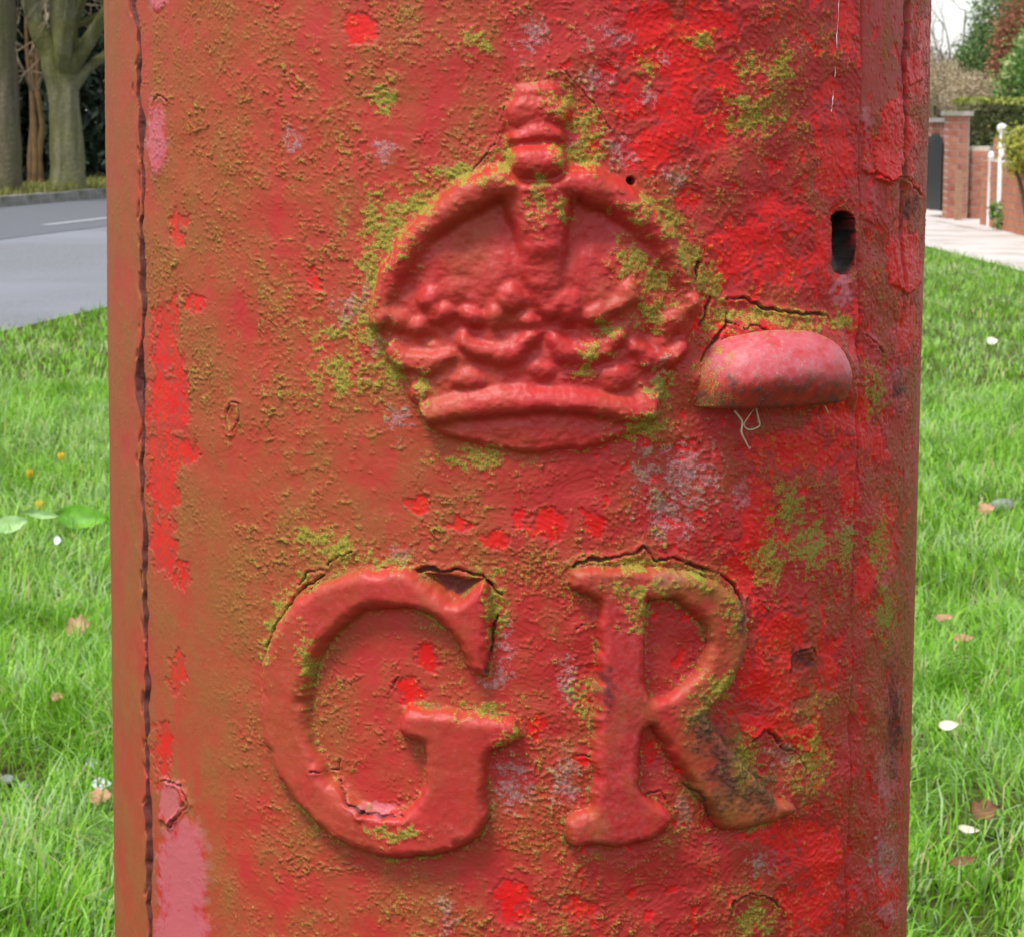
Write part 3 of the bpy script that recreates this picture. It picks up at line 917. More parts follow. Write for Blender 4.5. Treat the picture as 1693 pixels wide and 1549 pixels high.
LI = blobs([(1130, 790, 80, 90), (1100, 850, 60, 60), (1070, 780, 40, 60), (1230, 820, 30, 40), (490, 238, 20, 26), (640, 250, 30, 24), (1115, 295, 34, 30), (603, 480, 12, 70), (625, 570, 20, 40), (835, 1060, 18, 50), (935, 1290, 34, 60),
    (740, 1515, 20, 50), (1255, 1425, 26, 30), (850, 1300, 40, 60), (1070, 160, 20, 16), (950, 235, 14, 16), (1020, 250, 40, 40), (1100, 100, 14, 20), (660, 690, 30, 30), (575, 520, 30, 40), (1225, 1005, 14, 40), (660, 920, 40, 20), (940, 1130, 20, 60),
    (1300, 1250, 40, 26), (1085, 640, 20, 80), (1470, 1420, 30, 80), (1400, 880, 16, 60), (820, 1120, 30, 30), (990, 130, 40, 30), (1010, 60, 50, 26), (1180, 590, 20, 40), (880, 60, 30, 50)])
LI = 0.8 * sstep(-0.5, 1.0, LI + 0.7 * n_c + 0.5 * n_d) * (1 - holes)
LI = np.maximum(LI, 0.45 * sstep(.25, .6, n_b + .4 * n_d) * sstep(.3, .8, xs01))
H += 0.25 * LI * n_d

PK = blobs([(260, 230, 20, 74), (262, 2, 16, 18), (305, 1440, 52, 120), (300, 1540, 60, 60), (285, 1322, 22, 40), (620, 1330, 36, 10), (1130, 1340, 14, 30), 
    (1480, 1500, 22, 34), (1470, 1290, 18, 60), (1395, 480, 18, 34), (1435, 200, 8, 30), (1100, 950, 40, 12), (1395, 486, 12, 20)])
PK = sstep(-0.2, 0.7, PK + 0.4 * n_c) * (1 - holes)
PK = np.maximum(PK, .24 * sstep(2, 8, np.maximum(DG, DC)) + .3 * sstep(2, 8, DR) * sstep(1120, 1040, PX))  # pink carries the sky sheen of G and crown; R stem is pinker
BUB = np.zeros_like(H)
for (x_, y_, rx_, ry_) in [(260, 230, 17, 66), (262, 0, 15, 20), (302, 1450, 46, 110), (300, 1545, 52, 70)]:
    q_ = np.hypot((PX + 3 * n_c - x_) / rx_, (PY + 6 * n_c - y_) / ry_)
    BUB = np.maximum(BUB, 1 - sstep(.78, 1.05, q_))
PK = np.maximum(PK, BUB * (.36 + .22 * n_d + .3 * perlin(SX / 12, SY / 60, 33)))
AL = AL * (1 - .8 * BUB); MO = MO * (1 - .9 * BUB)
ATT_BUB = BUB
H += 0.5 * BUB
DP = np.clip(np.interp(PX, [172, 500, 900, 1200, 1420, 1545], [.1, .12, .38, .72, .95, .8]) + 0.35 * n_b + .3 * n_a, 0, 1)
GRM_DARK = blobs([(1185, 1260, 40, 90), (1150, 1200, 30, 50), (1000, 1130, 12, 50), (1483, 1190, 16, 140), (1508, 345, 14, 26), (1330, 1085, 20, 26), (1490, 640, 12, 50), (1245, 1300, 40, 50), (1210, 1010, 14, 40), (1300, 620, 40, 20)])
GRM_DARK = 0.85 * sstep(-0.3, 0.9, GRM_DARK + 0.5 * n_c + .3 * n_d)
GRM_DARK = np.maximum(GRM_DARK, 0.9 * CR)
GRM_DARK = np.maximum(GRM_DARK, 0.55 * np.exp(-((edge + 2) / 3.2) ** 2) * sstep(-.4, .3, n_b))  # darker line along the edges of letters and crown
GRM_DARK = np.maximum(GRM_DARK, 1.25 * gapdark * (.35 + .65 * gapbreak))
GRM_DARK = np.maximum(GRM_DARK, .8 * gap2)
GRM_DARK = np.maximum(GRM_DARK, 0.85 * pit)
GRM_DARK = np.maximum(GRM_DARK, 0.75 * np.exp(-((PX - xs_) / 2.6) ** 2) * seamv)
ATT = dict(deep=DP, bright=BR, algae=AL, moss=MO, lichen=LI, pink=PK, grime_shade=np.clip(GRM_DARK, 0, 1), bare=np.maximum(holes, .85 * gapcore), metal=.55 * (1 - sstep(.8, 1.05, kd)) * sstep(-8, 26, (PY - 402) * .8 + (PX - 1397) * 1.2))

H *= sstep(88, 79, np.abs(np.degrees(PHI)))
VV = np.stack([(RAD + H / 1000) * np.sin(PHI), -(RAD + H / 1000) * np.cos(PHI), ZZ], -1).reshape(-1, 3)
I = np.arange(NR * NC).reshape(NR, NC)
FACES = np.stack([I[:-1, :-1], I[1:, :-1], I[1:, 1:], I[:-1, 1:]], -1).reshape(-1, 4)
FL = LAB[:-1, :-1].ravel()
pbox = empty('pillar_box', (0, 0, 0))
tag(pbox, 'weathered red cast iron pillar box with raised crown and letters GR', 'post box')
crown = None
subs = {}
order = sorted(LABELS, key=lambda k_: (LABELS[k_][1] is not None and k_ != 10, k_))
for idx in order:
    name, par = LABELS[idx]
    fm_ = FACES[FL == idx]
    if len(fm_) < 3: continue
    uq, inv = np.unique(fm_, return_inverse=True)
    if name == 'cap':
        o = mesh_np('crown', VV[uq], inv.reshape(-1, 4), PAINT, pbox, True, {k_: v.ravel()[uq] for k_, v in ATT.items()})
        o['label'] = 'raised royal crown emblem with flaking red paint and green moss'
        crown = o
    else:
        o = mesh_np(name, VV[uq], inv.reshape(-1, 4), PAINT, crown if par == 'crown' else pbox, True, {k_: v.ravel()[uq] for k_, v in ATT.items()})
    subs[idx] = o

# the rest of the casting: back, lower shell with plinth, upper shell with roof
def lathe(prof, a0, a1, n, closed=False):
    V, Fc = [], []
    for i in range(n + 1):
        a = a0 + (a1 - a0) * i / n
        for r, z in prof:
            V.append((r * math.sin(a), -r * math.cos(a), z))
    m_ = len(prof)
    for i in range(n):
        for j in range(m_ - 1):
            Fc.append((i * m_ + j, (i + 1) * m_ + j, (i + 1) * m_ + j + 1, i * m_ + j + 1))
    return np.array(V), np.array(Fc)


def shell(phis, zs, base_r):
    PH_, Z_ = np.meshgrid(phis, zs)
    u_, v_ = PH_ * RAD * 4020, -Z_ * 4020
    na_ = fbm(u_ / 150, v_ / 150, 4, 1); nb_ = fbm(u_ / 60, v_ / 60, 3, 11); nc_ = fbm(u_ / 26, v_ / 22, 2, 21)
    xs_n = np.clip(np.degrees(PH_) / 60, -1, 1)
    line = np.zeros_like(PH_)
    for top_, bot_ in ((px_phi(222, 0), px_phi(249, 1549)), (px_phi(1424, 0), px_phi(1398, 1549))):
        deg = np.degrees(np.interp(Z_, [bot_[1], top_[1]], [bot_[0], top_[0]]))
        line = np.maximum(line, np.exp(-((np.degrees(PH_) - deg - .6 * perlin(0 * u_ + 3.3, v_ / 40, 5)) / .45) ** 2) * (Z_ > .24) * (Z_ < 1.30))
    h_ = .25 * na_ + .12 * nb_ + .35 * np.floor(fbm(u_ / 105, v_ / 80, 2, 91) * 4.5 + .5) / 4.5 - 1.5 * line
    r_ = base_r(Z_) + h_ / 1000
    at_ = dict(deep=np.clip(.45 + .35 * xs_n + .3 * nb_, 0, 1), bright=np.clip(sstep(.2, .5, .7 * nb_ + .5 * nc_ + .22 * xs_n) * .9, 0, 1), algae=np.clip(.38 - .2 * xs_n + .5 * na_ + .2 * nc_, 0, 1),
               moss=.62 * sstep(.15, .7, nb_ * .5 + nc_ * .7 + .3 * na_), lichen=.4 * sstep(.2, .6, nb_ + .3 * xs_n), pink=0 * PH_, grime_shade=np.clip(line * 1.2, 0, 1), bare=.7 * line, metal=0 * PH_)
    n1_, n2_ = PH_.shape
    I_ = np.arange(n1_ * n2_).reshape(n1_, n2_)
    Fc = np.stack([I_[:-1, :-1], I_[:-1, 1:], I_[1:, 1:], I_[1:, :-1]], -1).reshape(-1, 4)
    return np.stack([r_ * np.sin(PH_), -r_ * np.cos(PH_), Z_], -1).reshape(-1, 3), Fc, {k_: v_2.ravel() for k_, v_2 in at_.items()}


ph_f = np.radians(np.concatenate([np.linspace(-100, 100, 300), np.linspace(104, 260, 48)]))
ph_b = np.linspace(PHI_MAX, 2 * math.pi - PHI_MAX, 110)
rb = lambda z: RAD + np.interp(z, [0, .20, .215, .225, 1.33, 1.335, 1.345, 1.35, 1.42], [.012, .012, .004, 0, 0, .004, .004, 0, 0])
parts_ = [shell(ph_b, np.linspace(Z0, Z1, 60), rb), shell(ph_f, np.concatenate([[0.0, .1, .2, .215], np.linspace(.225, Z0, 100)]), rb),
          shell(ph_f, np.concatenate([np.linspace(Z1, 1.33, 44), [1.335, 1.345, 1.35, 1.385, 1.42]]), rb)]
o_ = 0; vs_, fs_, as_ = [], [], {k_: [] for k_ in ATT}
for v_3, f_3, a_3 in parts_:
    vs_.append(v_3); fs_.append(f_3 + o_); o_ += len(v_3)
    for k_ in as_: as_[k_].append(a_3[k_])
mesh_np('body', np.concatenate(vs_), np.concatenate(fs_), PAINT, pbox, True, {k_: np.concatenate(v_4) for k_, v_4 in as_.items()})
c_ = MB()
c_.add(*lathe([(RAD - .01, 1.42), (RAD + .02, 1.42), (RAD + .026, 1.43), (RAD + .026, 1.455), (RAD + .016, 1.47), (RAD - .03, 1.50), (RAD - .09, 1.525), (0.04, 1.54), (0.0005, 1.542)], 0, 2 * math.pi, 96))
c_.build('roof', PAINT, pbox)

# ---- thumb lip that sticks out of the door
def build_lip():
    ph0, z_b = px_phi(1270, 668)
    nrm = np.array([math.sin(ph0), -math.cos(ph0), 0.0]); tan = np.array([math.cos(ph0), math.sin(ph0), 0.0])
    base = surf(ph0, z_b + 0.0005)
    W_, P_, H2 = 0.0370, 0.031, 0.0310
    na, nb = 97, 40
    V, att = [], {k_: [] for k_ in ATT}
    rows = []
    for j in range(nb):
        row = []
        for i in range(na):
            a = math.pi * i / (na - 1)
            ca, sa = math.cos(a), math.sin(a)
            lat = -W_ * math.copysign(abs(ca) ** 0.80, ca)
            ext = abs(sa) ** 0.55
            if j < 6:                                  # underside, from the wall out to the lip
                t = j / 6.0
                n_ = P_ * ext * t * .74; z = 0.0 + 0.0012 * (1 - t)
            else:
                t = (j - 6) / (nb - 7.0)
                be = t * math.pi / 2
                n_ = P_ * ext * math.cos(be) ** 0.62 * (.74 + .26 * math.sin(min(1.0, t / .34) * math.pi / 2))
                z = 0.0004 + H2 * (0.10 + 0.90 * ext) * math.sin(be) ** 0.9
            # wall curvature under the lip
            sag = RAD - math.sqrt(max(1e-6, RAD ** 2 - lat ** 2))
            lump = 0.0
            p = base + tan * lat + nrm * (n_ - sag - 0.0015 + lump * (n_ > .002)) + np.array([0, 0, z + lump * .5])
            row.append(len(V)); V.append(p)
        rows.append(row)
    Fc = [(rows[j][i], rows[j][i + 1], rows[j + 1][i + 1], rows[j + 1][i]) for j in range(nb - 1) for i in range(na - 1)]
    V = np.array(V)
    qx, qy = project(V)
    x, y = qx * 1.0, qy * 1.0
    nA = fbm(x / 26, y / 26, 4, 201); nB = fbm(x / 9, y / 9, 3, 211)
    low = sstep(606, 668, y + 34 * nA + 10 * nB - 0.05 * (x - 1280))  # pink top carries painted sheen; lower part darkened as grime and shade
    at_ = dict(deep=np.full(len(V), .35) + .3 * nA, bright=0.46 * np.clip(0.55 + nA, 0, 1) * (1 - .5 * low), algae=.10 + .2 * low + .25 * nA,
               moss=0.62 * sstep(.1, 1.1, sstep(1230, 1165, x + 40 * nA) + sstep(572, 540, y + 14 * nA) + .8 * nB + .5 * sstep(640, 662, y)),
               lichen=.38 + .4 * nA + .3 * nB, pink=.66 * (1 - low) + .35 * nA, grime_shade=.60 * low + .4 * nB * low + .3 * nA * low, bare=np.zeros(len(V)), metal=np.zeros(len(V)))
    jit = (0.00045 * nA + 0.0003 * nB)[:, None] * nrm[None, :]
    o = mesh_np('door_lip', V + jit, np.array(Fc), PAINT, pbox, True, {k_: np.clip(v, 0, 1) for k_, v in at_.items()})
    o['label'] = 'rounded lip sticking out of the door, pink on top and dark below'
    return o


build_lip()

#DETAILS
# ------------------------------------------------------------------ dry strands caught under the lip
MAT_STRAW = simple_mat('dry_straw', lin(196, 178, 146), lin(224, 208, 178), 200, 0.8)


def strand(pixels, h, r, label):
    pts = []
    for (x, y), hh in zip(pixels, h):
        ph, z = px_phi(x, y)
        pts.append(surf(ph, z, hh))
    fine_p = []
    for i in range(len(pts) - 1):
        for t in np.linspace(0, 1, 6, endpoint=False):
            p0, p1, p2, p3 = pts[max(i - 1, 0)], pts[i], pts[i + 1], pts[min(i + 2, len(pts) - 1)]
            fine_p.append(0.5 * (2 * p1 + (p2 - p0) * t + (2 * p0 - 5 * p1 + 4 * p2 - p3) * t * t + (3 * p1 - p0 - 3 * p2 + p3) * t ** 3))
    fine_p.append(pts[-1])
    b = MB(); b.tube(fine_p, [r * (1 - .4 * i / len(fine_p)) for i in range(len(fine_p))], 6)
    return tag(b.build('dry_grass_strand', MAT_STRAW), label, 'straw', 'dry strands caught under the door lip')


strand([(1206, 678), (1214, 694), (1213, 712), (1222, 728), (1232, 740), (1236, 738)], [.004, .006, .006, .005, .003, .002], .00050, 'curled dry strand dangling lowest under the red door lip')
strand([(1236, 672), (1236, 690), (1239, 702), (1226, 708), (1217, 700), (1226, 684), (1236, 674)], [.006, .008, .007, .006, .006, .006, .005], .00042, 'looped dry strand knotted close beneath the red door lip')
strand([(1352, 670), (1356, 678), (1361, 682)], [.004, .004, .003], .0004, 'tiny straight straw stub poking out below the red door lip')
# white thread-like streak high on the door
for (a, b2) in (((1386, 0), (1378, 128)), ((1376, 150), (1373, 186))):
    xs3 = np.linspace(a[0], b2[0], 14) + RNG.uniform(-.8, .8, 14); ys3 = np.linspace(a[1], b2[1], 14)
    b = MB()
    pts = []
    for x, y in zip(xs3, ys3):
        ph, z = px_phi(x, y); pts.append(surf(ph, z, .0006))
    b.tube(pts, list(np.maximum(.00004, RNG.uniform(-.00015, .0003, 14))), 5)
    b.build('white_drip', MAT_WHITE, pbox)


# ------------------------------------------------------------------ lawn
def blades(n, X, Yv, z0, length, width, lean, seed, tint_lo=0., tint_hi=1.):
    rs = np.random.RandomState(seed)
    L = length * rs.uniform(.5, 1.45, n); Wd = width * rs.uniform(.6, 1.3, n)
    az = 3.2 * fbm(X * 3.1, Yv * 3.1, 2, 155) * 2 + rs.normal(0, 1.1, n) if seed != 421 else rs.rand(n) * 6.283
    ln = np.clip(rs.normal(lean, .35, n), 0.05, 1.35)
    az2 = az + rs.normal(0, .5, n)
    side = np.stack([-np.sin(az + rs.normal(0, .5, n)), np.cos(az), np.zeros(n)], -1)
    d1 = np.stack([np.cos(az) * np.sin(ln * .5), np.sin(az) * np.sin(ln * .5), np.cos(ln * .5)], -1)
    d2 = np.stack([np.cos(az2) * np.sin(ln * 1.25), np.sin(az2) * np.sin(ln * 1.25), np.cos(ln * 1.25)], -1)
    p0 = np.stack([X, Yv, np.full(n, z0)], -1)
    p1 = p0 + d1 * (L * .5)[:, None]
    p2 = p1 + d2 * (L * .5)[:, None]
    w = Wd[:, None] / 2
    V = np.stack([p0 - side * w, p0 + side * w, p1 + side * w * .9, p1 - side * w * .9, p2 + side * w * .12, p2 - side * w * .12], 1).reshape(-1, 3)
    k = np.arange(n)[:, None] * 6
    Fc = np.concatenate([k + np.array([[0, 1, 2, 3]]), k + np.array([[3, 2, 4, 5]])], 0)
    t = np.repeat(rs.uniform(tint_lo, tint_hi, n), 6)
    return V, Fc, t


MAT_GRASS = leaf_mat('grass_blade', [lin(84, 132, 22), lin(124, 180, 34), lin(108, 166, 40), lin(156, 204, 66), lin(160, 192, 126), lin(190, 180, 126)], 0.42, 0.35)
zones = [  # count, distance range, lateral test
    (46000, 2.6, 6.0), (60000, 6.0, 11.0), (60000, 11.0, 23.0)]
VB, FB, TB, off = [], [], [], 0
for zi, (cnt, d0, d1) in enumerate(zones):
    rs = np.random.RandomState(300 + zi)
    # close cover inside the two view wedges with a wide margin, thinner elsewhere
    dd = np.sqrt(rs.uniform(d0 ** 2, d1 ** 2, cnt))
    sgn = rs.choice([-1, 1], cnt)
    lat = sgn * rs.uniform(.085, .235, cnt) * dd
    yy = dd + CAM[1]
    ok = (lat > RX(dd) + .05) & (lat < PX1(dd) - .02)
    cn = fbm(lat * 2.2, yy * 2.2, 3, 150)
    bare_p = fbm(lat * 1.6 + 40, yy * 1.6, 3, 160)
    ok &= rs.rand(cnt) < np.clip(1.15 + 1.1 * (bare_p + .25), .15, 1)
    for (bx_, by_, rr_) in [(70, 1300, .16), (140, 1285, .10), (1640, 1345, .20), (1560, 1400, .16), (1660, 1420, .16), (1590, 1545, .14), (20, 1290, .14), (1660, 845, .22), (1600, 1060, .12)]:
        g_ = ground(bx_, by_)
        q_ = np.hypot((lat - g_[0]) / rr_, (yy - g_[1]) / (rr_ * 1.6)) + .5 * fbm(lat * 9, yy * 9, 2, 165)
        ok &= rs.rand(cnt) < sstep(.35, 1.05, q_) + .32
    X_, Y_ = lat[ok], yy[ok]
    n = len(X_)
    g_len = 0.070 + 0.030 * np.clip(cn[ok], -1, 1)
    V, Fc, t = blades(n, X_, Y_, 0.0, g_len * (1.0 if zi < 2 else .8), .0036 * (1, 1.15, 1.6)[zi], .88 + .35 * fbm(X_ * 2.6 + 9, Y_ * 2.6, 2, 158), 310 + zi)
    tt = np.clip(t * .75 + np.repeat(.15 + .35 * fbm(X_ * 1.1, Y_ * 1.1, 2, 170), 6), 0, 1)
    rr = np.repeat(rs.rand(n), 6)
    tt = np.where(rr > .955, 1.0, np.where(rr > .84, .8, tt * .85))
    VB.append(V); FB.append(Fc + off); TB.append(tt); off += len(V)
cnt = 90000
rs = np.random.RandomState(399)
dd = rs.uniform(0.3, 16, cnt); lat = rs.uniform(-2.8, 3.7, cnt)
ok = (lat > RX(dd) + .05) & (lat < PX1(dd) - .02) & ((np.abs(lat) < .085 * dd) | (np.abs(lat) > .235 * dd) | (dd < 2.6)) & (np.hypot(lat, dd + CAM[1]) > .22)
V, Fc, t = blades(int(ok.sum()), lat[ok], dd[ok] + CAM[1], 0.0, .065, .0042, .75, 398)
VB.append(V); FB.append(Fc + off); TB.append(np.clip(t * .8, 0, 1))
tag(mesh_np('lawn_grass', np.concatenate(VB), np.concatenate(FB), MAT_GRASS, None, True, {'tint': np.concatenate(TB)}),
    'green lawn grass around the red pillar box', 'grass', kind='stuff')
# yellowish verge grass beyond the road
cnt = 14000
rs = np.random.RandomState(420)
dd = rs.uniform(24, 48, cnt); lat = KX(dd) - rs.uniform(.16, 1.5, cnt)
V, Fc, t = blades(cnt, lat, dd + CAM[1], .10, .10, .012, .6, 421)
MAT_VGRASS = leaf_mat('verge_blade', [lin(98, 112, 44), lin(124, 126, 60), lin(146, 134, 84)], .6, .2)
tag(mesh_np('verge_grass', V, Fc, MAT_VGRASS, None, True, {'tint': t}), 'yellowish rough grass on the verge behind the kerb', 'grass', kind='stuff')

# ---- fallen leaves, flowers, litter
MAT_DEAD = simple_mat('dead_leaf', lin(168, 122, 92), lin(196, 152, 124), 60, .7, .4, 200, .002, lin(120, 80, 56), 30)
MAT_DEAD2 = simple_mat('dark_dead_leaf', lin(92, 62, 42), lin(130, 92, 62), 60, .7, .4, 200, .002)
MAT_PALE = simple_mat('pale_leaf', lin(196, 186, 164), lin(220, 212, 196), 60, .7)
MAT_DOCK = simple_mat('dock_leaf', lin(72, 128, 20), lin(104, 160, 36), 30, .5, .4, 80, .003)
MAT_DOCKP = simple_mat('pale_dock_leaf', lin(120, 160, 90), lin(160, 190, 130), 30, .6)
MAT_YEL = simple_mat('yellow_petal', lin(226, 186, 40), lin(240, 206, 70), 60, .5)
MAT_LITTER = simple_mat('white_litter', lin(214, 222, 230), lin(236, 240, 244), 60, .4)
MAT_STONE = simple_mat('grey_stone', lin(110, 112, 112), lin(150, 150, 150), 40, .9)


def leaf_mesh(name, L, W_, mat, curl=.25, lobes=0, seed=0):
    rs = np.random.RandomState(seed)
    nu, nv = 11, 5
    V = []
    for i in range(nu):
        t = i / (nu - 1)
        w = W_ * math.sin(math.pi * min(1, t * 1.02) ** .8) ** .8 * (1 + (.3 * math.sin(t * lobes * 6.28) if lobes else 0)) + .0008
        for j in range(nv):
            s_ = j / (nv - 1) * 2 - 1
            V.append((t * L - L / 2, s_ * w / 2, curl * L * (abs(s_) ** 1.5 * .25 + (t - .4) ** 2 * .8) + rs.normal(0, .012 * L)))
    Fc = [(i * nv + j, (i + 1) * nv + j, (i + 1) * nv + j + 1, i * nv + j + 1) for i in range(nu - 1) for j in range(nv - 1)]
    return poly_obj(name, V, Fc, mat, None, True)


def drop(name, px, py, wpx, hpx, mat, label, cat, z=.045, curl=.3, lobes=0, rot=None, tilt=None):
    d = CAM[2] - z
    r = ray(px, py); p = CAM + r * (-(CAM[2] - z) / r[2])
    sc = (p[1] - CAM[1]) / F
    L, W_ = max(wpx, hpx) * sc, min(wpx, hpx) * sc * 1.25
    o = leaf_mesh(name, L, W_, mat, curl, lobes, int(px * 3 + py))
    o.location = tuple(p)
    rz = rot if rot is not None else (0 if wpx >= hpx else 1.3)
    o.rotation_euler = (tilt if tilt is not None else .7, random.uniform(-.2, .2), rz)
    return tag(o, label, cat, 'fallen leaves on the lawn' if mat in (MAT_DEAD, MAT_DEAD2) else None)


drop('dead_leaf', 131, 1040, 44, 40, MAT_DEAD, 'pinkish brown curled leaf lying on grass left of the pillar box', 'leaf', curl=.5, lobes=2)
drop('dead_leaf', 165, 1318, 46, 26, MAT_DEAD, 'tan leaf lying under white litter left of the pillar box', 'leaf', lobes=3)
drop('dead_leaf', 95, 1152, 26, 14, MAT_DEAD, 'small tan leaf in grass above the white litter', 'leaf')
drop('dead_leaf', 1560, 1022, 34, 13, MAT_DEAD, 'flat pale brown leaf on right lawn, one of a close pair', 'leaf')
drop('dead_leaf', 1592, 1056, 36, 14, MAT_DEAD, 'buff brown leaf on right lawn with dark gap beside it', 'leaf')
drop('dead_leaf', 1628, 1342, 50, 34, MAT_DEAD2, 'dark brown crumpled leaf in bare patch on right lawn', 'leaf', curl=.5, lobes=2)
drop('dead_leaf', 1592, 1425, 50, 16, MAT_DEAD2, 'dark curled leaf low on the right lawn by bare soil', 'leaf')
drop('dead_leaf', 1630, 842, 30, 20, MAT_DEAD, 'brown leaf tip touching a grey stone on right lawn', 'leaf')
drop('pale_leaf', 1568, 1200, 36, 16, MAT_PALE, 'whitish leaf lying on bright grass right of the pillar box', 'leaf')
drop('pale_leaf', 1640, 565, 20, 14, MAT_PALE, 'white petal far out on the right lawn', 'petal')
drop('pale_leaf', 1600, 1372, 40, 12, MAT_PALE, 'bleached leaf scrap beside dark leaf on right lawn', 'leaf')
drop('white_litter', 148, 1262, 16, 44, MAT_LITTER, 'white scrap of litter standing up in left grass', 'litter', z=.05, tilt=1.1)
drop('white_litter', 168, 1296, 34, 18, MAT_LITTER, 'bluish white crumpled litter scrap lying flat in left grass', 'litter', z=.05, tilt=.9)
drop('white_petal', 95, 893, 12, 12, MAT_LITTER, 'tiny white petal in the left grass below the broad leaf', 'petal', z=.07, tilt=1.0)
drop('dock_leaf', 138, 857, 92, 34, MAT_DOCK, 'broad bright green leaf beside the pillar box on left lawn', 'leaf', z=.07, curl=.25, tilt=1.0, rot=-.12)
drop('dock_leaf', 20, 868, 60, 26, MAT_DOCKP, 'pale green broad leaf under the yellow flower', 'leaf', z=.07, tilt=.9, rot=.1)
drop('dock_leaf', 70, 852, 60, 12, MAT_DOCKP, 'thin pale leaf reaching toward the broad bright leaf', 'leaf', z=.08, tilt=1.0, rot=.15)


def stone(px, py, w, label):
    p = ground(px, py); sc = (p[1] - CAM[1]) / F * w / 2
    V, Fc = [], []
    n1, n2 = 10, 7
    rs = np.random.RandomState(int(px))
    for j in range(n2):
        for i in range(n1):
            a, b = 2 * math.pi * i / n1, math.pi * j / (n2 - 1)
            k = 1 + rs.uniform(-.15, .15)
            V.append((sc * k * math.sin(b) * math.cos(a), sc * k * math.sin(b) * math.sin(a), sc * .55 * k * math.cos(b) + sc * .6))
    for j in range(n2 - 1):
        for i in range(n1):
            Fc.append((j * n1 + i, (j + 1) * n1 + i, (j + 1) * n1 + (i + 1) % n1, j * n1 + (i + 1) % n1))
    o = poly_obj('stone', V, Fc, MAT_STONE, None, True); o.location = tuple(p)
    tag(o, label, 'stone')


stone(1658, 850, 46, 'grey stone half hidden in the right lawn')
stone(12, 1300, 34, 'grey pebble beside bare soil in the left lawn')
stone(40, 1308, 24, 'small grey pebble next to a larger pebble in left lawn')


def flower(px, py, label):
    p = ground(px, py + 30); top = at(px, py, p[1] - CAM[1])
    root = empty('yellow_flower', p)
    b = MB(); b.tube([(0, 0, 0), (0.002, 0, (top - p)[2] * .5), (0.0, 0, (top - p)[2])], [.0016, .0014, .0014], 6)
    b.build('stem', MAT_DOCK, root)
    for k in range(5):
        a = k * 2 * math.pi / 5
        V, Fc = [], []
        for i in range(6):
            t = i / 5
            w = .0075 * math.sin(math.pi * (t * .85 + .12))
            r_ = .003 + .006 * math.sin(t * 2.2); z = (top - p)[2] + t * .026
            for s_ in (-1, 0, 1):
                V.append((r_ * math.cos(a) - s_ * w * math.sin(a), r_ * math.sin(a) + s_ * w * math.cos(a), z))
        for i in range(5):
            for j in range(2):
                Fc.append((i * 3 + j, (i + 1) * 3 + j, (i + 1) * 3 + j + 1, i * 3 + j + 1))
        poly_obj('petal', V, Fc, MAT_YEL, root, True)
    tag(root, label, 'flower', 'yellow flowers in the left lawn')


flower(102, 762, 'closed yellow flower standing alone in grass, farthest toward the road')
flower(50, 790, 'small yellow flower in left grass between two other yellow flowers')
flower(66, 842, 'yellow flower rising just above the pale broad leaf')

# ------------------------------------------------------------------ trees and woodland on the left
def bark_mat(name, c1, c2, c3, sc=5.0):
    m, nt, b = new_mat(name)
    tc = N(nt, 'ShaderNodeTexCoord'); mp = N(nt, 'ShaderNodeMapping'); mp.inputs['Scale'].default_value = (1, 1, .16)
    nt.links.new(tc.outputs['Object'], mp.inputs['Vector'])
    st = noise(nt, sc, 6, .65, mp.outputs[0], .6)
    c = mix(nt, maprange(nt, st, .35, .65), c1, c2)
    c = mix(nt, maprange(nt, noise(nt, 1.1, 5, .6), .42, .62, 0, .8), c, c3)
    c = mix(nt, maprange(nt, noise(nt, 22, 4, .6), .35, .7, 0, .45), c, lin(70, 68, 54))
    nt.links.new(c, b.inputs['Base Color']); b.inputs['Roughness'].default_value = .95; b.inputs['Specular IOR Level'].default_value = .1
    bump(nt, b, mathn(nt, 'ADD', st, mathn(nt, 'MULTIPLY', noise(nt, 30, 4), .5)), .8, .04)
    return m


MAT_BARK = bark_mat('mossy_bark', lin(84, 84, 56), lin(140, 138, 110), lin(98, 102, 40))
MAT_BARK2 = bark_mat('brown_bark', lin(70, 62, 50), lin(116, 106, 88), lin(78, 86, 50))
MAT_OLDB = simple_mat('mossy_bark', lin(112, 108, 70), lin(146, 142, 104), 3.0, .95, .6, 14, .03, lin(110, 112, 46), 1.2, .1)
MAT_TWIG = simple_mat('bare_twig', lin(112, 98, 78), lin(150, 136, 112), 6, .9)


def grow(b, p, dirv, L, r, depth, rs, twigs, up=.25):
    pts = [p]; rad = [r]; d = np.array(dirv, float)
    n = 5
    for i in range(n):
        d = d + rs.normal(0, .13, 3) + np.array([0, 0, up * .12]); d /= np.linalg.norm(d)
        pts.append(pts[-1] + d * L / n); rad.append(r * (1 - .55 * (i + 1) / n))
    (b if r > .03 else twigs).tube(pts, rad, 8 if r > .06 else 5)
    if depth == 0: return
    for k in range(rs.randint(2, 4) + (1 if depth < 3 else 0)):
        i = rs.randint(2, n + 1)
        nd = d + rs.normal(0, .55, 3); nd /= np.linalg.norm(nd)
        grow(b, pts[i], nd, L * rs.uniform(.55, .8), rad[i] * rs.uniform(.55, .8), depth - 1, rs, twigs, up)


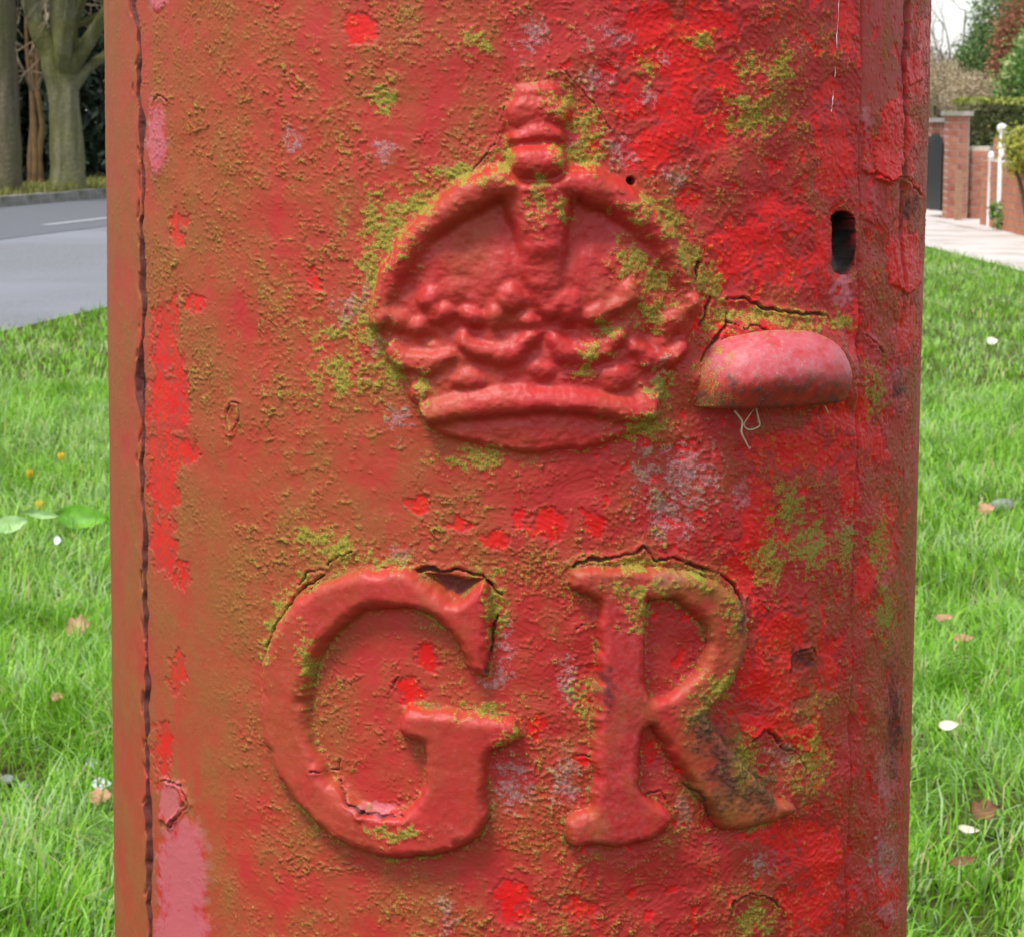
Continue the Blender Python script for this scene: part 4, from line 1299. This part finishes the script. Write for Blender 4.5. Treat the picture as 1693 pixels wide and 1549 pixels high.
def big_tree(name, label, root_px, limbs, mat, dist, seed, width=None):
    """limbs: list of (pixels, radii in px); pixels at the tree's distance"""
    rs = np.random.RandomState(seed)
    base = at(*root_px, dist); base[2] = 0.0
    root = empty(name, base)
    tag(root, label, 'tree', 'trees across the road')
    b, tw = MB(), MB()
    sc = dist / F
    for pix, rad, dy in limbs:
        pts = [at(x, y, dist + q) - base for (x, y), q in zip(pix, dy)]
        # resample
        P2, R2 = [], []
        for i in range(len(pts) - 1):
            for t in np.linspace(0, 1, 5, endpoint=False):
                p0, p1, p2, p3 = pts[max(i - 1, 0)], pts[i], pts[i + 1], pts[min(i + 2, len(pts) - 1)]
                P2.append(0.5 * (2 * p1 + (p2 - p0) * t + (2 * p0 - 5 * p1 + 4 * p2 - p3) * t * t + (3 * p1 - p0 - 3 * p2 + p3) * t ** 3))
                R2.append((rad[i] * (1 - t) + rad[i + 1] * t) * sc)
        P2.append(pts[-1]); R2.append(rad[-1] * sc)
        V, Fc = tube_arrays(P2, R2, 18)
        V = V + (fbm(V[:, 0] * 5 + V[:, 1] * 3, V[:, 2] * 2.0, 3, seed) * .03)[:, None] * np.array([1, 1, 0])
        b.add(V, Fc)
        d = P2[-1] - P2[-2]; d = d / np.linalg.norm(d)
        for _ in range(3):
            grow(b, P2[-1], d + rs.normal(0, .35, 3), 1.6, R2[-1] * .8, 3, rs, tw)
        for _ in range(4):
            i = rs.randint(len(P2) // 2, len(P2)); nd = d + rs.normal(0, .8, 3); nd /= np.linalg.norm(nd)
            if P2[i][2] > 4.2: grow(b, P2[i], nd, 1.0, R2[i] * .12, 2, rs, tw)
    b.build('trunk', mat, root)
    if tw.n: tw.build('crown', MAT_TWIG, root)
    return root


big_tree('beech_tree', 'forked pale trunk with mossy green bark across the road', (114, 330), [
    ([(115, 334), (114, 318), (112, 285), (108, 220), (107, 165), (106, 130)], [46, 35, 30, 27, 25, 20], [0, 0, 0, 0, 0, 0]),
    ([(106, 215), (98, 150), (84, 98), (66, 55), (52, 10), (46, -60), (38, -160), (36, -320)], [18, 20, 18, 15, 15, 14, 12, 8], [0, 0, 0, -.05, -.1, -.2, -.2, -.2]),
    ([(108, 215), (110, 150), (107, 95), (101, 45), (98, 0), (98, -80), (104, -200), (100, -340)], [20, 22, 20, 18, 18, 17, 14, 9], [0, 0, 0, .1, .15, .2, .3, .3]),
    ([(122, 150), (134, 126), (152, 108), (176, 92), (210, 66), (240, 0)], [10, 9, 8, 8, 7, 4], [0, .0, .0, .1, .2, .3])],
    MAT_BARK, 35.0, 501)
big_tree('beech_tree', 'thick upright brown trunk beside the forked mossy tree', (4, 334), [
    ([(2, 336), (4, 320), (6, 280), (4, 200), (2, 120), (0, 40), (-4, -60), (-8, -200), (-10, -340)], [44, 34, 29, 28, 27, 26, 24, 20, 12], [0] * 9),
    ],
    MAT_BARK2, 33.5, 502)


def leaf_cloud(n, cen, rad, size, seed, shape='ell', clump=40, spread=.22):
    rs = np.random.RandomState(seed)
    if shape == 'ell':
        u = rs.normal(0, 1, (clump, 3)); u /= np.linalg.norm(u, axis=1)[:, None]
        c = u * (rs.uniform(.35, 1, (clump, 1)) ** .45)
    else:
        c = rs.uniform(-1, 1, (clump, 3))
    k = rs.randint(0, clump, n)
    p = c[k] + rs.normal(0, spread, (n, 3))
    if shape != 'ell': p = np.clip(p, -1.03, 1.03)
    tone = rs.uniform(-.18, .18, clump)[k]
    p = p * np.array(rad) + np.array(cen)
    a = rs.normal(0, 1, (n, 3)); a /= np.linalg.norm(a, axis=1)[:, None]
    bb = np.cross(a, rs.normal(0, 1, (n, 3))); bb /= np.linalg.norm(bb, axis=1)[:, None]
    s_ = size * rs.uniform(.6, 1.4, (n, 1))
    V = np.stack([p - a * s_, p + bb * s_ * .5, p + a * s_, p - bb * s_ * .5], 1).reshape(-1, 3)
    Fc = np.arange(n * 4).reshape(n, 4)
    t = np.repeat(np.clip(rs.uniform(.1, .9, n) + tone, 0, 1), 4)
    return V, Fc, t


def shrub(name, label, cat, px0, px1, py0, py1, dist, n, size, mat, seed, depth=None, shape='ell', group=None, stem=MAT_BARK2, clump=40, spread=.22, base_z=0.0):
    a, c = at(px0, py1, dist), at(px1, py0, dist)
    cen = (a + c) / 2; rx, rz = abs(c[0] - a[0]) / 2, abs(c[2] - a[2]) / 2
    ry = depth if depth else rx
    root = empty(name, (cen[0], cen[1] + ry * .3, base_z))
    off_ = np.array([cen[0], cen[1] + ry * .3, base_z])
    V, Fc, t = leaf_cloud(n, (0, 0, cen[2] - base_z), (rx, ry, rz), size, seed, shape, clump, spread)
    mesh_np('crown' if cat == 'tree' else 'foliage', V, Fc, mat, root, False, {'tint': t})
    rs = np.random.RandomState(seed + 1)
    b = MB()
    for k_ in range(7):
        q = rs.uniform(-.7, .7, 3) * np.array([rx, ry, rz * .6]) + np.array([0, 0, cen[2] - base_z + rz * .25])
        b.tube([(q[0] * .2, q[1] * .2, -.02), (q[0] * .55, q[1] * .5, q[2] * .5), tuple(q)], [.035, .022, .008], 6)
    b.build('trunk' if cat == 'tree' else 'stem', stem, root)
    tag(root, label, cat, group)
    return root


MAT_YEW = leaf_mat('dark_evergreen', [lin(16, 26, 18), lin(26, 40, 26), lin(38, 58, 36)], .7)
MAT_HOLLY = leaf_mat('dark_holly', [lin(20, 30, 22), lin(34, 54, 34), lin(52, 78, 50)], .5)
for i, (x0, x1, dist, nm) in enumerate([(-130, 30, 41, 'behind the thick brown trunk'), (10, 110, 42, 'between the two big trunks'), (85, 200, 40.5, 'right behind the forked mossy trunk'),
                                        (170, 330, 43, 'beyond the road, next to the woodland edge'), (300, 560, 46, 'farthest along the road')]):
    shrub('evergreen_tree', 'dense dark evergreen ' + nm, 'tree', x0, x1, -330, 322, dist, 9000, .085, MAT_YEW if i % 2 == 0 else MAT_HOLLY, 600 + i * 3,
          depth=1.0, shape='box', group='dark evergreens across the road', clump=90, spread=.2)
# shaded backdrop of the wood: bank behind, its dark colour standing for shade
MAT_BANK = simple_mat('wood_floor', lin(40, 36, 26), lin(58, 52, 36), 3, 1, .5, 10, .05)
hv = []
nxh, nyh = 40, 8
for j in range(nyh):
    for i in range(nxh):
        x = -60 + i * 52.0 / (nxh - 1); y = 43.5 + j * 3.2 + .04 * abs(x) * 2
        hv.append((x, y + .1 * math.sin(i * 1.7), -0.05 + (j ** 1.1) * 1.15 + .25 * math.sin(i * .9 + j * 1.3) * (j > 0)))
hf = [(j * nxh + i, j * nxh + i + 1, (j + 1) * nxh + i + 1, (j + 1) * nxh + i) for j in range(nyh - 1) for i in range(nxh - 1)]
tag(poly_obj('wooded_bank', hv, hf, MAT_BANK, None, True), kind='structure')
MAT_STEM = simple_mat('thin_brown_stem', lin(88, 68, 44), lin(120, 94, 62), 6, .95)
for i, (x0, x1, lab) in enumerate([(58, 44, 'thin leaning brown stem between the two big trunks'), (70, 66, 'thin straight brown stem beside the forked trunk'), (52, 62, 'slanting brown sapling in shade of the evergreens')]):
    rt = at(x0, 325, 37.5 + i * .5); rt[2] = 0
    root = empty('sapling', rt)
    b = MB(); tw = MB()
    pts = [np.array([0, 0, 0.])]
    topv = at(x1, 40, 37.5 + i * .5) - rt
    for k_ in range(1, 6):
        pts.append(topv * k_ / 5 + np.array([random.uniform(-.05, .05), 0, 0]))
    b.tube(pts, [.05, .045, .04, .036, .03, .022], 8)
    rs = np.random.RandomState(700 + i)
    for k_ in range(3, 6):
        grow(b, pts[k_], np.array([rs.normal(0, .6), rs.normal(0, .6), .7]), .9, .02, 2, rs, tw)
    b.build('trunk', MAT_STEM, root); tw.build('crown', MAT_TWIG, root)
    tag(root, lab, 'tree')

# ------------------------------------------------------------------ brick gateway on the right
def brick_mat(name, c1, c2, c3):
    m, nt, b = new_mat(name)
    oi = N(nt, 'ShaderNodeObjectInfo')
    c = mix(nt, oi.outputs['Random'], c1, c2)
    c = mix(nt, maprange(nt, noise(nt, 14, 5), .4, .75, 0, .7), c, c3)
    nt.links.new(c, b.inputs['Base Color']); b.inputs['Roughness'].default_value = .9
    bump(nt, b, noise(nt, 80, 5), .4, .004)
    return m


MAT_BRICK = brick_mat('red_brick', lin(140, 78, 62), lin(166, 104, 82), lin(178, 136, 118))
MAT_BRICK2 = brick_mat('orange_brick', lin(168, 100, 66), lin(186, 120, 84), lin(150, 104, 84))
MAT_MORTAR = simple_mat('mortar', lin(176, 166, 150), lin(196, 188, 174), 20, .95, .3, 60, .003)
MAT_COPING = simple_mat('stone_coping', lin(146, 142, 134), lin(172, 168, 160), 12, .9, .4, 50, .004, lin(120, 122, 96), 4)
MAT_BLACK = simple_mat('black_iron', lin(30, 32, 36), lin(44, 46, 50), 20, .4)


def brick_mesh(L, D, Hh, mat):
    v, f = box_data(-L / 2, L / 2, -D / 2, D / 2, 0, Hh)
    me = bpy.data.meshes.new('brick'); me.from_pydata(v, [], f); me.materials.append(mat)
    return me


def brick_wall(name, p0, p1, height, thick, mat, label, coping=True, pier=False, cap=.05):
    p0, p1 = np.array(p0[:2]), np.array(p1[:2])
    L = np.linalg.norm(p1 - p0); dirv = (p1 - p0) / L
    ang = math.atan2(dirv[1], dirv[0])
    root = empty(name, (p0[0], p0[1], 0)); root.rotation_euler = (0, 0, ang)
    tag(root, label, 'wall' if not pier else 'gate pier')
    b = MB(); b.box(.006, L - .006, -thick / 2 + .008, thick / 2 - .008, -.05, height - .005); b.build('mortar', MAT_MORTAR, root, False)
    bl = .225
    full = brick_mesh(bl - .011, thick, .064, mat); half = brick_mesh(bl / 2 - .011, thick, .064, mat)
    nr = int(height / .075)
    for r in range(nr):
        x = 0.0
        if r % 2:
            o = bpy.data.objects.new('brick', half); o.location = (bl / 4, 0, r * .075 + .005); link(o, root); x = bl / 2
        while x + .03 < L:
            rem = L - x
            if rem >= bl - .02:
                me, w = full, bl
            else:
                me, w = half, bl / 2
                if rem < bl / 2 - .02: break
            o = bpy.data.objects.new('brick', me)
            o.location = (x + w / 2, random.uniform(-.0025, .0025), r * .075 + .005)
            link(o, root); x += w
    if coping:
        b = MB(); b.box(-.03, L + .03, -thick / 2 - .03, thick / 2 + .03, height, height + cap)
        o = b.build('coping', MAT_COPING, root, False)
    return root


p = ground(1560, 362); q = np.array([p[0] + .237, p[1]])
brick_wall('gate_pier', (p[0], p[1]), q, 1.125, .33, MAT_BRICK, 'red brick gate pier with stone cap beside black gate', True, True)
p2 = at(1534, 350, 33.0); brick_wall('gate_pier', (p2[0], p2[1]), (p2[0] + .225, p2[1]), 1.05, .33, MAT_BRICK, 'brick gate pier on the far side of the black gate', True, True)
w0 = (q[0] + .012, q[1] + .06); w1 = (w0[0] + .262, w0[1] - .18)
brick_wall('brick_wall', w0, w1, .80, .215, MAT_BRICK, 'low red brick wall between capped pier and white post', False)
n0 = ground(1647, 372); brick_wall('brick_wall', (4.93, n0[1] - .2), (4.86, n0[1] - 5.6), .675, .215, MAT_BRICK2, 'orange brick garden wall under the yellow shrub', False)
brick_wall('gate_pier', (n0[0] - .02, n0[1] + .12), (n0[0] + .09, n0[1] + .12), .90, .22, MAT_BRICK2, 'narrow dark brick pier at the end of the orange wall', False, True)
# tan timber stop
ts = ground(1577, 364)
b = MB(); b.box(-.036, .036, -.05, .02, 0, .55); b.add(*[np.array([(-.036, -.05, .55), (.036, -.05, .55), (.036, .02, .55), (-.036, .02, .55), (0, -.015, .575)]), np.array([(0, 1, 4, 4), (1, 2, 4, 4), (2, 3, 4, 4), (3, 0, 4, 4)])][:1] + [np.array([(0, 1, 2, 3)])])
o = b.build('timber_post', simple_mat('tan_timber', lin(140, 104, 80), lin(168, 132, 106), 20, .8, .4, 40, .004), None, False)
o.location = (ts[0], ts[1] - .26, 0)
tag(o, 'short tan timber post against the capped brick pier', 'post')
# black gate of pointed palings
g0 = at(1531, 352, 31.0); g1 = at(1556, 352, 30.4)
root = empty('black_gate', (g0[0], g0[1], 0)); tag(root, 'black iron gate with pointed palings beside the brick pier', 'gate')
vec = (g1 - g0)[:2]; Lg = np.linalg.norm(vec); root.rotation_euler = (0, 0, math.atan2(vec[1], vec[0]))
for k_ in range(5):
    x = (k_ + .5) * Lg / 5; w = Lg / 5 * .42; ht = .80 + .07 * math.sin(math.pi * (k_ + .5) / 5)
    V, Fc = box_data(x - w, x + w, -.012, .012, .08, ht)
    V = V + [(x, -.012, ht + .07), (x, .012, ht + .07)]
    Fc = Fc[:5] + [(1, 8, 5), (3, 7, 9), (1, 3, 9, 8), (5, 8, 9, 7)]
    poly_obj('paling', V, Fc, MAT_BLACK, root)
for zr in (.2, .7):
    b = MB(); b.box(0, Lg, .013, .04, zr, zr + .06); b.build('rail', MAT_BLACK, root, False)
# white gate post and white gate head
wp = at(1636, 355, 27.9)
root = empty('white_post', (wp[0], wp[1], 0)); tag(root, 'white painted gate post with rounded top in front of brick wall', 'post')
b = MB()
b.add(*lathe([(.028, 0), (.028, .70), (.032, .705), (.032, .73), (.027, .745), (.016, .765), (.001, .772)], 0, 2 * math.pi, 16)); b.build('shaft', MAT_WHITE, root)
b = MB(); b.box(.02, .05, -.02, .02, .10, .17); b.build('hinge', MAT_WHITE, root, False)
hz = at(1656, 240, 27.2)
root = empty('white_gate', (hz[0], hz[1], 0)); tag(root, 'white gate head with ball finial beside the yellow shrub', 'gate')
b = MB(); b.add(*lathe([(.03, 0), (.03, hz[2] + .09), (.022, hz[2] + .11), (.045, hz[2] + .14), (.052, hz[2] + .165), (.042, hz[2] + .195), (.001, hz[2] + .212)], 0, 2 * math.pi, 18)); b.build('post', MAT_WHITE, root)
V, Fc = box_data(.03, .21, -.02, .02, hz[2] - .02, hz[2] + .12)
V = [(x, y, z + (.07 if (z > hz[2] and x > .1) else 0) + (.09 if (z < hz[2] and x > .1) else 0)) for x, y, z in V]
poly_obj('top_rail', V, Fc, MAT_WHITE, root)
V, Fc = box_data(.03, 1.0, -.012, .012, .1, .16); poly_obj('rail', V, Fc, MAT_WHITE, root)

# ---- shrubs, hedges and far trees on the right
MAT_VAR = leaf_mat('variegated', [lin(84, 108, 40), lin(150, 156, 52), lin(192, 184, 84), lin(110, 130, 56)], .5, .2)
MAT_HEDGE = leaf_mat('clipped_hedge', [lin(52, 64, 36), lin(84, 98, 54), lin(112, 118, 70), lin(124, 112, 88)], .6, .1)
MAT_HTOP = leaf_mat('hedge_top_lit', [lin(110, 128, 46), lin(150, 160, 66), lin(170, 170, 90)], .6, .1)
MAT_LAUREL = leaf_mat('laurel', [lin(44, 84, 32), lin(84, 128, 52), lin(130, 160, 84), lin(196, 196, 140)], .4, .2)
MAT_COPPER = leaf_mat('copper_beech', [lin(120, 78, 56), lin(156, 104, 76), lin(176, 128, 96)], .7, .15)
MAT_GREENS = leaf_mat('mid_green', [lin(60, 84, 44), lin(92, 118, 62), lin(122, 140, 84)], .6, .15)
MAT_DRY = leaf_mat('dry_bramble', [lin(132, 112, 88), lin(170, 150, 122), lin(196, 180, 152), lin(140, 132, 92)], .8, .1)
MAT_FARW = leaf_mat('far_wood', [lin(112, 108, 104), lin(136, 130, 124), lin(110, 116, 96)], .9)
shrub('variegated_shrub', 'yellow and green variegated shrub above the orange brick wall', 'shrub', 1657, 1790, 206, 290, 25.6, 8000, .022, MAT_VAR, 801, depth=.4)
shrub('wall_foot_plant', 'small leafy plant growing at the foot of the orange wall', 'plant', 1641, 1676, 332, 380, 27.1, 900, .02, MAT_LAUREL, 803, depth=.12, clump=16)
h1 = shrub('clipped_hedge', 'square clipped hedge behind the low red brick wall', 'hedge', 1594, 1850, 172, 275, 31.2, 14000, .028, MAT_HEDGE, 805, depth=.5, shape='box', clump=300, spread=.12)
V, Fc, t = leaf_cloud(3200, (0, 0, 1.29), (abs(at(1850, 0, 31.2)[0] - at(1594, 0, 31.2)[0]) / 2, .5, .03), .028, 806, 'box', 120, .15)
mesh_np('lit_top', V, Fc, MAT_HTOP, h1, False, {'tint': t})  # paler leaf layer, light on the hedge top put into its colour
shrub('laurel_bush', 'bright green laurel bush taller than the clipped hedge', 'shrub', 1664, 1830, 55, 200, 33.0, 9000, .034, MAT_LAUREL, 808, depth=.6)
shrub('copper_hedge', 'tall russet brown beech column behind the laurel bush', 'shrub', 1646, 1740, 8, 190, 37.5, 14000, .024, MAT_COPPER, 810, depth=.4, clump=120)
shrub('green_bush', 'rounded mid green bush behind the dry brambles', 'shrub', 1588, 1668, 50, 180, 46.0, 12000, .032, MAT_GREENS, 812, depth=.8, clump=70)
shrub('green_bush', 'olive green tree reaching highest behind the russet beech', 'tree', 1612, 1720, -40, 130, 52.0, 12000, .035, MAT_GREENS, 814, depth=1.0, clump=60)
for i, (x0, x1, y0, y1, dd_, lab) in enumerate([(1525, 1600, 110, 196, 39., 'pale dry bramble thicket above the black gate'), (1568, 1650, 128, 200, 36., 'brown dry bramble thicket above the capped pier'), (1470, 1560, 80, 190, 44., 'tall bleached thicket behind the pillar box edge')]):
    o = shrub('bramble_thicket', lab, 'thicket', x0, x1, y0, y1, dd_, 12000, .016, MAT_DRY, 820 + 3 * i, depth=.6, group='dry thickets beyond the gate', clump=90)
    tw = MB(); rs = np.random.RandomState(830 + i)
    wd = (x1 - x0) / 2 * dd_ / F; hh = 1.1 + (196 - y0) * dd_ / F
    for k_ in range(60):
        x = rs.uniform(-wd, wd); 
        q0 = np.array([x, rs.uniform(-.5, .3), .3]); q2 = q0 + np.array([rs.normal(0, .35), rs.normal(0, .2), hh * rs.uniform(.6, 1.05) - .3])
        tw.tube([q0, (q0 + q2) / 2 + rs.normal(0, .08, 3), q2], [.008, .006, .003], 4)
    tw.build('cane', MAT_TWIG, o)


def bare_tree(px, d_, h, label, seed):
    rs = np.random.RandomState(seed)
    root = empty('bare_tree', at(px, 190, d_) * np.array([1, 1, 0])); tag(root, label, 'tree', 'leafless trees on the far slope')
    b, tw = MB(), MB()
    grow(b, np.array([0, 0, -.1]), np.array([rs.normal(0, .08), rs.normal(0, .08), 1]), h * .45, h * .022, 4, rs, tw, .5)
    b.build('trunk', MAT_FARBARK, root)
    if tw.n: tw.build('crown', MAT_FARBARK, root)


MAT_FARBARK = simple_mat('far_bark', lin(126, 118, 110), lin(150, 142, 132), 2, .95)
for i, (px_, d_, h, lab) in enumerate([(1556, 62, 5.2, 'slim leafless tree rising over the tall bleached thicket'), (1590, 70, 5.6, 'leafless grey tree above the rounded green bush'), (1624, 78, 6.0, 'spreading leafless tree behind the olive green tree'),
                                       (1540, 80, 6.5, 'leafless tree peeping out beside the pillar box edge'), (1574, 90, 6.4, 'distant leafless tree on top of the wooded slope')]):
    bare_tree(px_, d_, h, lab, 900 + i)
# far slope with a wood on it
MAT_SLOPE = simple_mat('far_slope', lin(78, 82, 58), lin(98, 98, 72), .5, 1)
hv = []
for j in range(8):
    for i in range(30):
        x = -4 + i * 60 / 29.0; y = 75 + j * 12
        hv.append((x, y, -.1 + .42 * j ** 1.05 + .2 * math.sin(i * 1.1 + j)))
hf = [(j * 30 + i, j * 30 + i + 1, (j + 1) * 30 + i + 1, (j + 1) * 30 + i) for j in range(7) for i in range(29)]
tag(poly_obj('hill', hv, hf, MAT_SLOPE, None, True), kind='structure')
VV_, FF_, TT_, o_ = [], [], [], 0
rs = np.random.RandomState(951)
for i in range(90):
    x, y = rs.uniform(-3, 55), rs.uniform(80, 150)
    gz = -.1 + .42 * ((y - 75) / 12) ** 1.05
    hh = rs.uniform(1.5, 2.6)
    V, Fc, t = leaf_cloud(420, (x, y, gz + hh * .55), (rs.uniform(.9, 1.6), rs.uniform(.9, 1.5), hh * .6), .13, 960 + i, 'ell', 24, .25)
    VV_.append(V); FF_.append(Fc + o_); TT_.append(np.clip(t + rs.uniform(-.3, .3), 0, 1)); o_ += len(V)
V, Fc, t = np.concatenate(VV_), np.concatenate(FF_), np.concatenate(TT_)
tag(mesh_np('far_wood', V, Fc, MAT_FARW, None, False, {'tint': t}), 'grey brown winter wood on the far slope', 'wood', kind='stuff')
